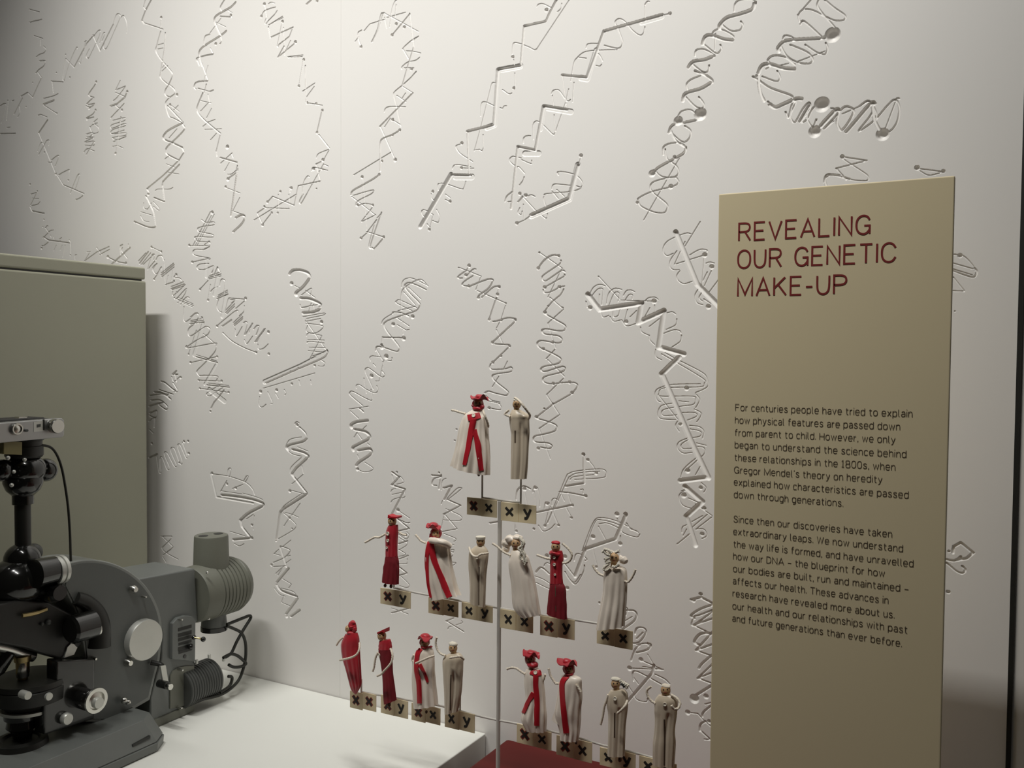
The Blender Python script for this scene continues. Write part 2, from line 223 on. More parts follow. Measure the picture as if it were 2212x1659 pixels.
@D 8s 1070,0 1010,70 1000,80; 9s 1010,115 1005,80 1030,50 1080,55 1150,90 1200,110 1250,105 1250,80 1200,45 1145,0; 10s 1115,-5 1105,30 1130,70 1170,115 1200,150; 10s 1015,130 1035,115 1130,200; 42d 1187,187; 18s 1180,195 1120,205 1000,212 930,220 895,255 900,275; 9s 920,210 930,190 960,195 990,215; 10s 905,240 940,300 1000,335 1060,340 1080,320 1050,280 960,240; 7l 1000,330 1145,275; 9s 1040,240 1100,280 1145,290 1160,260 1150,230; 11s 850,340 840,320 870,298 930,305 985,345; 20s 980,370 920,365 850,345 810,350 790,390; 15s 790,390 790,440 800,500 820,540; 8d 780,405; 9s 810,410 880,435 905,420 890,380; 8l 830,370 860,350; 7l 910,350 950,340; 12s 760,410 790,430 850,470 960,510 970,530; 20s 850,560 880,575 930,555 990,530 1020,530; 10l 840,545 870,575; 10s 935,600 950,630 970,560 990,545 960,620 985,655 1030,580 1060,550 1065,580 1020,650 1050,640 1080,580 1110,570 1130,590; 42d 1130,560; 15l 1010,650 1060,565; 10s 1050,590 1050,640 1080,680 1100,640; 34d 1092,705; 13l 1075,680 1125,680 1200,595; 18s 1125,670 1200,590 1220,590; 10s 1180,580 1220,600 1140,690 1190,650; 12s 1220,600 1210,660 1240,695 1300,600 1260,570 1230,590; 19s 1260,705 1300,660 1390,555 1410,555; 8s 1240,610 1330,570 1380,545 1420,555; 10s 1330,570 1380,540 1400,600 1330,695 1350,690 1420,630 1400,560; 15s 1400,560 1410,640 1440,700; 10s 1410,650 1500,545 1530,540 1545,590 1530,660 1490,705 1450,705; 7l 1525,545 1470,690; 35d 1455,720; 8s 1520,540 1535,525 1545,530
@N 14l 490,160 715,195 440,265 530,365; 20d 495,160; 10s 490,170 560,220 700,310 730,350 710,375 600,370 520,350; 18s 350,420 340,360 370,330 430,325 560,360; 8s 330,390 340,340 375,315 500,325
@N 13l 1160,265 1400,295; 24d 1165,260; 18d 1400,290; 8s 1180,280 1260,325 1340,315 1380,300
@N 22d 1550,1045; 13s 1480,1035 1580,1050 1660,1130 1685,1180; 7l 1480,1112 1665,1165; 18s 1480,1180 1640,1235 1685,1230 1700,1190 1680,1160; 8l 1480,1165 1660,1220; 9l 1490,1240 1590,1365 1480,1362; 8d 1505,1545
@O 18l 470,280 475,240 520,215 600,280 560,315 500,325; 16s 420,320 480,330 520,305; 14s 430,345 490,395 530,410 550,390 530,365; 10d 445,270; 14d 440,530
@E 9d 255,230; 8l 320,290 260,410; 8d 318,290; 6l 260,315 310,300; 6l 275,350 330,352; 7s 270,412 320,400 340,380; 8l 255,420 270,455; 13l 275,458 375,478; 8d 375,530; 7d 365,592; 8s 390,600 400,585 410,590; 7l 385,600 415,640; 8s 410,640 430,625 455,620; 8l 415,640 365,690; 12l 370,680 410,705 590,730; 8d 510,715; 8s 590,705 600,730 605,830; 7d 600,835; 8l 410,725 380,750 355,755; 12d 355,775; 6l 435,680 430,665; 6l 460,700 455,675; 6l 505,700 525,685; 6l 480,750 460,795; 6l 555,750 535,850; 6l 530,750 515,790; 6s 640,870 640,835 655,830
@E 8l 720,885 830,805 930,762; 7l 850,830 935,785; 6l 725,880 770,805 740,805; 6d 825,770; 6l 825,775 870,830; 13l 955,910 1110,770; 10s 1030,830 1025,760 1045,745; 8l 1095,740 1095,770; 8s 1045,770 1040,800 1085,860; 16d 920,850; 12s 935,860 1000,890 1080,905; 9d 1075,898
@F 12l 5,590 80,490; 8l 20,600 100,500; 8l 35,600 130,510; 9l -5,570 60,500; 12d 107,450; 8l 107,450 190,490; 12d 190,490; 8s 75,640 110,520 135,520 125,560; 9l 75,640 135,570; 8s 115,650 120,620 155,590 120,640 150,680 190,620 190,640; 9s 145,560 165,525 195,525 210,560; 11d 130,725; 8l 130,720 160,680; 12l 190,690 300,600; 8l 190,672 295,588; 8l 195,705 300,620; 8l 215,560 225,760; 7l 250,690 235,770; 7l 295,630 275,740; 10l 225,770 300,745; 14d 318,685; 8s 310,690 300,710 345,715 365,740 355,770; 11l 275,805 385,765; 8l 275,787 380,747; 8l 280,815 380,783; 11d 300,740; 8s 290,830 285,860 310,850 395,770; 8s 300,880 320,890 395,810 405,820 380,870 330,925; 7l 320,830 305,890; 10l 325,895 465,950; 8l 330,880 460,935; 7l 335,908 460,963; 8s 355,940 400,880 430,885 430,930; 9s 385,960 380,1060 400,1085 440,1060; 12s 440,1050 480,1015 505,1020 505,1060 470,1100; 12d 538,1052; 11l 435,1105 555,1090; 8l 440,1090 550,1075; 8l 440,1078 545,1060; 10s 500,1090 430,1140 420,1190 450,1205 560,1130 600,1140 605,1165 580,1200 500,1240 410,1300; 34c 545,1110 470,1370; 10d 425,1365; 8l 425,1360 490,1160; 10s 405,1290 420,1310 640,1270 660,1290 650,1340 580,1420 500,1500 500,1530 520,1550; 8l 550,1190 650,1275; 13l 485,1385 665,1435; 8l 490,1370 660,1422; 9l 445,1435 665,1385; 12d 440,1435; 12d 668,1385; 24c 665,1440 560,1620; 10s 525,1545 665,1550 660,1590; 11d 510,1585; 9l 510,1585 705,1595; 12d 705,1592; 12l 580,1626 770,1646; 8l 590,1612 765,1632; 11d 520,1656; 9l 520,1656 765,1691; 12d 765,1689; 8s 690,1626 580,1696 600,1721 640,1696 720,1646; 12l 725,1671 690,1716 640,1776 615,1826; 10d 610,1851; 40c 600,1666 730,1766
@F 17d 625,155; 9l 610,150 465,430; 7l 627,165 480,440; 7l 643,170 495,440; 9s 535,215 570,240 635,235 635,260 520,280 500,300 520,320 620,340 625,365 490,360 480,380 500,400 600,410 605,440 560,465; 13d 430,435; 9l 430,437 590,440; 9s 560,430 600,400 605,440 560,470 480,470 460,495 480,520 600,545 600,560; 9l 600,545 455,578; 13d 455,578; 9s 595,590 520,595 495,620 510,640 560,640 630,610 635,640 620,670; 10l 640,690 670,620 690,660; 10l 590,710 700,680; 8l 600,695 695,663; 8l 595,722 700,697; 30c 575,560 575,700; 8l 520,810 590,735; 13d 522,812; 30c 670,700 640,860; 8l 610,770 590,900; 13d 590,903; 8s 610,830 640,800 670,790; 9s 690,780 700,730 720,725 735,750 725,850; 11l 665,890 760,850; 8l 670,875 755,833; 8l 675,862 755,818; 34c 740,870 710,1040; 8s 680,900 665,960 690,1000 730,1000 760,900 770,885; 10l 770,885 905,895; 16d 910,888; 8l 900,910 825,975; 11l 740,1010 815,935; 8l 735,995 805,922; 8l 750,1020 815,955; 8s 900,950 895,1000 850,1040; 9s 780,900 820,900 790,930; 13d 668,1125; 8l 668,1120 800,1010; 12l 710,1125 790,1070; 11l 810,1110 885,1045; 8l 805,1095 875,1030; 8l 815,1122 885,1062; 8s 800,1010 840,990 850,1030; 8s 820,1150 830,1210 880,1130; 9s 890,1100 910,1085 925,1110 900,1200; 11l 905,1200 970,1100; 8l 940,1180 965,1100; 8s 900,1240 920,1275 970,1210; 10s 980,1150 1005,1120 1025,1130 1000,1200; 13l 990,1260 1070,1150; 8l 1004,1262 1078,1145; 16d 1105,1175; 6l 1108,1190 1105,1270; 9s 1105,1275 1060,1315 1020,1320 1015,1280; 10s 715,1180 790,1250 900,1310 990,1345; 14d 1000,1348; 14d 1108,1362
@F 26s 1285,680 1310,650 1370,645 1440,670 1460,710; 28s 1455,720 1400,790 1340,840 1345,860; 27s 1380,885 1450,890 1540,930 1545,960; 26s 1545,980 1480,1005 1400,1010; 20d 1303,760; 7l 1330,780 1370,800; 6s 1385,860 1460,805 1475,815 1460,870; 6l 1420,820 1500,880; 8s 1375,940 1390,970 1460,950; 7l 1470,930 1440,1030; 7l 1490,940 1500,990; 8l 1390,965 1560,935; 8s 1400,1045 1570,1015 1575,1030 1430,1060; 8l 1420,1085 1550,1060; 18d 1558,1090; 8s 1420,1100 1560,1120 1560,1150 1500,1185 1430,1170 1440,1120; 7l 1420,1075 1600,1330; 7l 1560,1210 1455,1410; 7s 1430,1210 1450,1185 1560,1205; 8l 1440,1240 1580,1245; 8s 1435,1270 1450,1255 1580,1270; 8l 1450,1305 1590,1310; 8l 1445,1335 1590,1350; 18s 1605,1330 1605,1360 1560,1400 1400,1470 1080,1610; 40c 1600,1350 1380,1465 1070,1600; 8d 1355,1480; 8d 1290,1510; 8d 1230,1540; 7l 1480,1380 1570,1350; 7s 1490,1390 1580,1430 1575,1465 1530,1465; 13d 1500,1460; 7l 1060,1655 1500,1525; 18d 1038,1684; 17d 1175,1671; 13d 1305,1616; 8s 1030,1726 1025,1796 1050,1816 1085,1791; 7s 1100,1686 1140,1776 1125,1786; 7l 1165,1696 1190,1741; 7s 1240,1666 1255,1696 1245,1711; 7l 1365,1586 1375,1626; 7l 1465,1586 1470,1621
@G 9s 885,1100 840,1050 800,1045 700,1100 660,1160 655,1300; 6s 660,1110 670,1060 700,1035 760,1035 885,1095; 12s 870,1130 800,1095 730,1070 695,1080 690,1110 740,1170 810,1240 815,1270 780,1310 690,1340 600,1370 530,1400 510,1430 540,1490 630,1600 640,1640 610,1655 500,1620 450,1615 440,1650; 5l 680,1150 780,1260; 5l 720,1110 825,1210; 8s 790,1285 650,1220 620,1225 620,1245 750,1310; 6l 780,1270 630,1310; 11s 720,1350 650,1325 590,1320 585,1335; 7s 490,1420 510,1380 580,1335; 20d 755,1360; 9l 700,1350 725,1360; 20d 590,1425; 8l 620,1370 725,1440; 8l 625,1430 700,1475 725,1470; 5l 655,1300 675,1510; 22d 680,1545; 14l 660,1540 500,1535; 8l 497,1540 495,1590; 13d 490,1600; 22d 495,1620; 24d 530,1700; 8s 395,1735 390,1710 410,1695 480,1705; 7l 440,1630 500,1730; 7s 580,1710 575,1735 545,1735; 8l 510,1730 470,1910; 7l 500,1740 505,1830; 9s 355,1840 350,1810 370,1795 400,1810 480,1870 510,1870 515,1850 490,1820; 8l 355,1840 420,1980; 20d 405,1865; 7l 420,1760 440,1785; 8l 470,1910 440,1910; 8s 275,1970 275,1945 300,1940 360,1980 430,2010 460,1990 450,1950; 7l 340,1885 360,2010; 9s 330,2120 225,2030 220,2005 245,1998 340,2050 400,2075 410,2050 400,1980; 8l 215,2148 380,2125; 14l 300,2140 335,2170; 6l 225,2165 295,2230; 6l 370,2060 375,2125; 28s 370,2245 270,2260 230,2285 235,2305; 26s 260,2320 350,2340 390,2380 370,2410; 26s 370,2410 290,2450 245,2475 250,2500; 26s 290,2500 380,2485 405,2510 390,2540 300,2600 275,2630; 8s 290,2665 340,2685 400,2675 415,2650 350,2605; 18d 285,2660; 6l 330,2320 360,2290; 6l 255,2390 280,2350 325,2410; 6l 370,2440 390,2460; 6l 285,2540 295,2565
@G 18d 1237,925; 8l 1150,940 1340,1015; 8d 1148,942; 9l 1235,930 1215,965; 12s 1215,965 1150,1010 1145,1030 1180,1030; 11s 1295,955 1270,955 1215,1010; 17d 1210,1005; 6l 1340,1015 1295,1130; 12s 1270,1010 1195,1060 1180,1090 1235,1100; 16d 1235,1100; 14s 1240,1100 1380,1045 1430,1040 1440,1060 1400,1120 1330,1170 1310,1200; 14d 1318,1200; 13s 1345,1195 1440,1110 1490,1100; 17d 1492,1105; 8l 1490,1120 1480,1165; 16d 1480,1170; 10l 1310,1140 1550,1245; 10d 1550,1245; 14l 1470,1200 1410,1380; 14d 1410,1385; 8l 1550,1260 1510,1385 1470,1460; 14s 1440,1400 1480,1395 1560,1370 1620,1375 1635,1385; 16d 1630,1385; 14d 1510,1390; 14l 1630,1400 1440,1575; 16d 1437,1580; 5l 1470,1470 1530,1600; 14l 1460,1592 1580,1600; 15d 1580,1610; 12l 1570,1625 1430,1760; 14d 1508,1695; 15d 1440,1750; 13s 1420,1765 1415,1795 1440,1810 1540,1805 1590,1790 1605,1805 1600,1825 1560,1835 1460,1850 1435,1870 1460,1910 1560,1990 1570,2020 1540,2030 1450,2010 1400,1995 1370,2010; 8l 1565,1740 1530,1810; 8l 1490,1870 1435,1960; 8l 1380,2035 1430,2075 1500,2090; 11s 1490,2100 1510,2130 1500,2155 1420,2140; 15d 1408,2138; 9l 1400,2080 1500,2100; 9d 1130,2320; 9d 1115,2415
@H 10d 257,733; 8l 260,735 455,870; 15s 425,760 370,755 320,780 280,820 250,865; 15d 422,762; 17d 248,868; 12s 440,800 430,830 300,920 280,950 290,970 320,970 440,890 470,890; 10l 480,900 460,890; 8l 450,870 330,1115; 12s 470,920 460,940 310,1025; 18d 303,1030; 12s 290,1050 300,1075 350,1070 430,1030 470,1020; 16d 428,1027; 12s 465,1045 440,1090 360,1160 300,1240; 18d 305,1245; 6l 345,1115 450,1205; 10d 455,1205; 10l 460,1220 330,1335; 8d 330,1190; 14s 310,1260 400,1310 470,1350 480,1380 460,1400 400,1400 320,1385 285,1390 280,1410 310,1430 400,1440 440,1460 450,1490 420,1505 370,1500 280,1485 245,1495 240,1520 270,1550 360,1590 430,1630 440,1660 400,1685 300,1705 270,1725 280,1745 320,1745 430,1710 470,1710 475,1735 440,1755; 15d 368,1500; 16d 290,1555; 6l 330,1340 395,1550; 10l 390,1560 315,1640; 15d 438,1755; 5l 330,1650 470,1790; 13s 430,1760 310,1790 285,1820 310,1845 370,1852 510,1840 570,1850 580,1880 540,1930; 16d 375,1852; 16d 515,1840; 17d 535,1930; 10l 460,1810 320,1945; 13l 530,1940 370,2030 235,2135; 17d 232,2137; 5l 320,1950 430,2120; 10d 370,2022; 10d 300,2065; 14s 240,2150 310,2170 390,2200 405,2230 380,2260 290,2285 220,2300 205,2330 230,2350 330,2360 365,2385 340,2405 270,2395; 16d 248,2405; 11l 425,2120 255,2235; 5l 255,2235 350,2495
@H 44l 1420,560 1600,1000 1790,1190; 9l 1630,470 1500,680; 9l 1500,640 1410,835 1665,755; 24d 1668,755; 7l 1665,770 1645,1010; 6s 1550,575 1500,570 1360,630 1315,690 1320,740 1350,760 1400,740; 6s 1690,725 1680,710 1620,710 1540,755; 6s 1430,720 1380,790 1370,850 1400,880 1450,880; 6s 1455,890 1430,930 1440,970 1490,1000 1560,980; 8s 1680,825 1710,815 1750,825; 22d 1728,855; 9l 1725,890 1665,1020; 9l 1690,900 1650,980; 9l 1790,960 1700,1080; 6s 1610,1050 1585,1100 1600,1160 1650,1180; 9s 1640,1080 1620,1120 1650,1150; 9l 1660,1130 1720,1170; 24d 1700,1195
@H 44l 670,1090 770,1220 1130,1165 1100,1330 1320,1230 1275,1540 1490,1600; 44l 1450,1625 1300,1770 1310,1785 1560,2360 1700,2655; 42l 1700,2650 1460,2680; 42l 1500,2730 1650,2860 1510,2985 1590,3230; 8l 760,935 940,1130; 8d 762,938; 8l 955,1140 1235,1150; 24d 1237,1150; 6s 690,1080 720,1030 770,1005 820,1020; 9s 700,1110 750,1050 790,1040 800,1070 790,1180; 6s 830,1170 850,1080 900,1040 960,1050; 9s 850,1190 890,1090 920,1070 940,1090 930,1150; 6s 975,1100 1000,1060 1040,1055 1070,1070; 9s 990,1140 1020,1095 1050,1095 1050,1130; 9l 770,1090 770,1190; 8s 1160,1145 1190,1120 1240,1115 1270,1135; 7l 1240,1180 1245,1250; 10l 655,1150 665,1200; 22d 690,1205; 8s 780,1240 800,1285 850,1270; 10s 890,1220 890,1280 930,1270 945,1220; 6s 860,1280 890,1320 950,1310; 9l 1010,1220 985,1320; 21d 997,1325; 8s 960,1310 1000,1360 1080,1340; 9l 1030,1285 1085,1230; 9l 1155,1285 1200,1205; 9s 1340,1250 1390,1240 1420,1260; 6s 1430,1300 1420,1350 1340,1390; 7s 1120,1370 1130,1410 1190,1440; 9l 1195,1365 1280,1300; 9s 1315,1425 1400,1395 1450,1400 1465,1420; 6s 1470,1440 1460,1490 1390,1540; 6s 1195,1440 1200,1480 1240,1520; 5s 1250,1560 1250,1620 1300,1650; 7l 1330,1590 1400,1630; 8s 1300,1600 1640,1800 1665,1850 1630,1880 1400,1885 1300,1895 1280,1930 1300,1960 1560,1960 1590,1990 1570,2030 1470,2045 1330,2070 1300,2100 1320,2125 1430,2120; 5s 1460,1660 1650,1760 1690,1820 1690,1880 1590,1930; 6s 1630,1855 1400,1860 1280,1890 1245,1930 1260,1990 1290,2010; 6l 1280,1960 1440,2160; 23d 1513,1892; 6s 1590,1940 1625,1990 1590,2060; 9s 1480,2100 1580,2100 1600,2130 1520,2165; 6s 1580,2070 1640,2110 1600,2180; 6l 1450,2000 1530,2010; 6s 1400,2020 1300,2040 1270,2100 1290,2150 1420,2160; 6s 1440,2170 1420,2210 1450,2260; 16d 1460,2200; 8s 1545,2240 1630,2260 1630,2300 1550,2320 1470,2370 1480,2405 1560,2405; 6s 1540,2210 1620,2220 1660,2260 1650,2320; 6s 1530,2315 1450,2350 1435,2400 1480,2445 1560,2440; 8s 1610,2390 1660,2400 1665,2450 1600,2510 1500,2600; 6l 1600,2360 1680,2380; 24d 1523,2595; 7s 1590,2490 1490,2580 1465,2650; 10l 1630,2560 1590,2630; 26d 1490,2805; 6s 1510,2760 1460,2790 1450,2830 1480,2890 1560,2920; 7l 1510,2750 1470,2770; 18d 1635,2740; 6s 1640,2700 1680,2740 1660,2780; 10l 1530,2830 1620,2870; 9l 1650,2980 1560,3030; 9l 1690,2970 1560,3080; 9l 1730,2990 1600,3090; 7l 1590,2880 1730,2980; 18d 1665,2915; 9s 1473,3122 1480,3075 1526,3055; 8l 1486,3148 1513,3095; 9s 1593,3095 1660,3095 1686,3148 1646,3175; 20d 1646,3135; 11l 1540,3135 1433,3221
@K 20l 635,960 640,1200 480,1225; 18d 633,955; 16d 670,1000; 9s 675,1005 720,1060 740,1120; 17d 742,1115; 8s 665,1085 780,1080 820,1095 825,1130 790,1155 560,1170; 8l 670,1105 770,1100; 8s 680,1085 560,1100 510,1120 480,1160 350,1480 310,1560; 8s 690,1103 570,1118 522,1143 492,1185 330,1540; 7s 720,1130 600,1140 540,1150 520,1170; 14l 430,1275 530,1285 650,1310; 18d 652,1310; 8s 490,1230 500,1290 525,1370; 8l 435,1280 470,1350; 9s 610,1255 630,1255 630,1290; 18l 230,1450 540,1385; 14d 540,1390; 8l 480,1400 530,1490; 14d 530,1495; 14s 60,1340 70,1260 120,1225 180,1250; 20d 130,1250; 19d 222,1240; 8s 200,1280 210,1240 240,1240 260,1330 260,1400; 8l 210,1270 230,1400; 10s 300,1420 310,1365 340,1370 345,1430; 18d 322,1375; 9s 365,1390 365,1345 390,1330 420,1355; 10l 350,1400 420,1560; 14d 420,1560; 8l 345,1400 305,1560; 14d 305,1565; 6s 250,1560 290,1610 350,1590 390,1550; 16l -165,1540 -100,1530; 7l 50,1530 60,1610; 14d 60,1610; 12d 210,1590; 8l 60,1340 50,1600; 8l 125,1260 160,1420
@M 17d 394,33; 16d 449,33; 22l 450,40 385,190 190,255 125,430; 7s 540,160 520,180 430,150 400,100 290,70 250,90 190,250 130,400; 6s 530,150 400,80 290,55 240,90 170,270; 7s 280,95 330,90 400,120; 6l 275,110 330,210; 8l 455,90 480,130 520,140; 17d 240,178; 7l 395,60 410,110; 8l 415,170 418,210; 15d 415,222; 8s 120,330 130,290 160,290 200,320 190,330; 8l 235,240 265,360; 10d 262,370; 10l 50,340 120,430; 16d 60,305; 9s 60,400 90,450 130,480 180,400 185,360; 7s 75,430 120,470 160,420; 14d 75,505; 12s -125,404 -104,378 -83,378 -42,414; 5s -73,367 -68,352 -52,344 -31,357; 5s -130,430 -78,451 -31,482; 5s -125,471 -83,492 -37,513; 16d -55,300
@M 10s 440,625 460,640 450,680; 14s 450,650 500,650 520,680 500,720 430,770; 8l 440,720 490,690; 12s 510,800 520,765 560,760 580,790 540,850 500,860; 10l 560,790 520,830; 14s 590,860 610,870 590,900 520,920; 12s 540,870 510,900 485,970; 10s 520,870 580,860 600,880; 16d 548,965; 9l 550,970 690,1030 480,1020; 17d 475,1020; 8l 690,1028 560,1010; 6l 590,930 630,1000; 18l 630,1000 620,1050 430,1270; 10s 500,1100 495,1050 520,1040 600,1080 690,1130; 10s 640,1060 700,1090 730,1120; 8l 500,1080 530,1120; 8s 450,1110 490,1170 520,1220 580,1235 590,1215; 9d 282,600
@M 18l 870,580 930,565 1010,605; 14d 930,545; 14d 885,585; 16s 1010,612 930,640 870,680 890,700; 12s 1010,645 920,680 890,690 880,745 1010,655; 14l 880,745 1010,700; 12l 885,745 1010,805; 18s 1010,797 930,800 890,850 920,870; 14l 1010,785 900,905 1010,865; 12l 900,905 1010,945; 16s 1010,930 940,990 920,1020; 12l 1010,990 910,1085 1010,1045; 12l 915,1085 1010,1120; 18l 1010,1125 890,1200; 32d 890,1215; 18d 965,1200; 10l 960,1250 1010,1238; 14s 1010,1250 950,1300 940,1330; 18d 848,1303; 9l 860,1305 910,1310 945,1350; 14s 960,1360 930,1380 925,1420; 14d 985,1360; 12l 930,1420 985,1470; 9l 955,1475 1010,1480; 8l 945,1350 1010,1405
@J 16l 580,1105 640,1150 575,1215 690,1250 575,1470; 10d 620,1105; 8s 580,1130 600,1190 640,1140 680,1190 620,1210; 8s 570,1280 580,1255 610,1250; 8l 580,1298 660,1280; 8s 570,1365 590,1340 650,1320; 7s 680,1260 695,1310 660,1330; 20d 630,1430; 6l 640,1440 730,1500; 10s 616,1497 696,1537 731,1537; 14l 626,1507 726,1587 636,1607; 14d 696,1642; 8s 636,1637 696,1677 726,1647 706,1617; 14l 636,1717 711,1692; 8s 641,1667 711,1717 646,1767; 12l 716,1817 641,1847; 8s 636,1767 696,1807 636,1827; 8s 641,1887 706,1887 711,1847; 14l 641,1917 706,1967 641,1987; 8s 656,1997 726,2067 706,2092 646,2077; 14l 576,2307 726,2267; 8s 576,2267 636,2287 716,2317
@J 16l 920,1132 1000,1140; 10d 980,1110; 14l 1000,1130 980,1250; 12s 1000,1150 940,1160 920,1210 960,1220; 8s 1040,1160 1010,1180 1000,1260; 18l 1020,1240 1090,1220 1025,1340; 9s 1050,1330 1130,1250 1165,1240 1165,1255 1050,1345; 14l 1050,1340 1165,1390 1020,1465; 6l 1025,1470 1000,1590; 10l 1030,1470 1135,1590 1000,1615; 8s 1040,1420 1150,1470 1175,1500 1150,1520 1020,1515; 8l 1000,1380 1010,1350; 5s 1024,1632 1113,1668 1125,1686 1107,1698; 5l 1084,1721 1107,1727; 5s 1084,1769 1107,1769 1101,1793 1084,1781; 5l 1084,1834 1095,1817; 5s 1095,1876 1125,1882 1095,1906; 12l 1040,2377 1106,2351; 12l 1043,2377 1190,2467; 8s 1126,2411 1180,2391 1173,2377; 6s 1056,2447 1066,2427 1093,2421
@L 16d 308,90; 9s 310,95 450,115 590,165 650,220 670,270; 9s 440,110 445,60 460,45 470,65 460,115; 9s 575,160 600,115 615,115 610,135 590,165; 6l 435,150 380,245; 14d 435,180; 15d 510,215; 8l 480,220 570,185; 26s 390,275 500,285 640,310 740,345 735,370; 6l 385,240 560,265; 7s 570,260 680,290 740,315; 28s 735,370 620,430 550,490; 18c 300,95 345,290 660,345; 20l 550,500 560,540 640,640; 24l 650,640 490,655; 6l 460,585 590,625; 8s 500,690 540,710 580,690; 13d 648,530; 5l 668,450 660,570; 6l 600,480 660,440
@I 17d 1350,862; 10s 1330,850 1345,835 1365,845; 14s 1370,880 1420,930 1430,970; 22s 1430,980 1390,1005 1290,1030 1260,1050 1270,1070; 8s 1385,965 1290,985 1255,1040 1260,1070 1310,1110 1390,1130; 24s 1310,1070 1400,1095 1445,1125; 7l 1355,1050 1440,1085; 24l 1445,1135 1340,1230 1305,1280; 7s 1385,1140 1300,1220 1290,1270; 20l 1310,1290 1430,1440; 6l 1390,1210 1405,1275; 7l 1400,1285 1305,1365; 17d 1288,1425; 8l 1300,1420 1410,1450; 24l 1431,1450 1236,1575 1206,1605 1176,1835; 8s 1386,1450 1246,1545 1206,1605; 7l 1251,1610 1306,1625 1361,1650; 8s 1236,1615 1316,1685 1341,1725 1306,1765 1186,1835; 6l 1376,1530 1301,1635; 6l 1236,1725 1276,1665; 15d 1284,1655; 9d 1306,1745; 7l 1296,1845 1226,1900; 10d 1171,1850; 10s 1206,1895 1276,1920 1286,1945 1236,1995 1146,2035; 7l 1191,1925 1151,1960 1206,1975; 14d 1131,2055; 9l 1146,2070 1246,2065 1276,2085; 14l 1206,1905 1256,2065; 7l 1291,1975 1256,1985; 7l 1296,2010 1246,2045; 6l 1236,2065 1166,2130; 22l 1276,2085 1176,2205; 7l 1221,2085 1186,2145; 22s 1176,2225 1216,2275 1346,2325; 7s 1156,2255 1196,2305 1246,2325; 8s 1216,2255 1316,2285 1351,2335; 24l 1351,2345 1256,2475; 6l 1216,2170 1301,2220 1276,2255; 6l 1236,2315 1216,2375 1286,2405; 16d 1261,2495; 22l 1296,2495 1371,2440
@I 14l 320,400 285,430 330,430; 9s 280,450 300,490 350,450 365,460; 12l 310,440 320,490; 10d 355,460; 16s 190,490 220,500 280,550 310,570; 10s 290,500 330,570 300,580; 18s 130,580 200,590 270,640; 14s 90,610 160,600 250,600; 14s 100,650 180,650 240,700 230,730 170,690; 12l 170,560 290,600; 16s 85,700 150,680 200,670; 14s 90,760 150,740 140,800 90,780; 12s 85,830 130,800 130,880; 10l 90,900 120,930; 14d 110,1020
@I 16l 85,1140 155,1110; 8s 150,1130 170,1260 190,1260 180,1150 200,1140 240,1240 260,1220 215,1110 240,1100 300,1210 320,1200 270,1080 300,1060 350,1190 370,1170 330,1050 350,1030 400,1140 410,1120 370,1010; 12l 180,1150 180,1270; 13d 385,1003; 12d 420,1000; 14d 425,1105; 12d 345,1185
@P 14l 700,185 850,185 845,220 720,340; 13l 720,190 870,335 790,420; 13s 715,340 720,370 790,430 940,510; 10l 720,470 770,550; 12l 870,340 730,450
"""
def strokes():
    out = []
    for fi, line in enumerate(FIG.strip().split('\n')):
        head, body = line.split(' ', 1); x0, y0, s = CROPS[head[1]]
        for st in body.split(';'):
            tok = st.split(); wk = tok[0]; kind = wk[-1]; wd = float(wk[:-1])/s
            P = [tuple(float(c) for c in t.split(',')) for t in tok[1:]]
            P = [(x0+a/s, y0+b/s) for a, b in P]
            out.append((fi, kind, wd, P))
    return out, fi+1
XA, XB, ZA, ZB = -2.40, 0.055, 0.62, 2.44
def cr(P, sub=5):
    P = [np.array(p) for p in P]; out = []
    for i in range(len(P)-1):
        a, b, c, d = P[max(i-1, 0)], P[i], P[i+1], P[min(i+2, len(P)-1)]
        for k in range(sub):
            t = k/sub; out.append(0.5*(2*b+(c-a)*t+(2*a-5*b+4*c-d)*t*t+(3*b-a-3*c+d)*t**3))
    out.append(P[-1]); return out
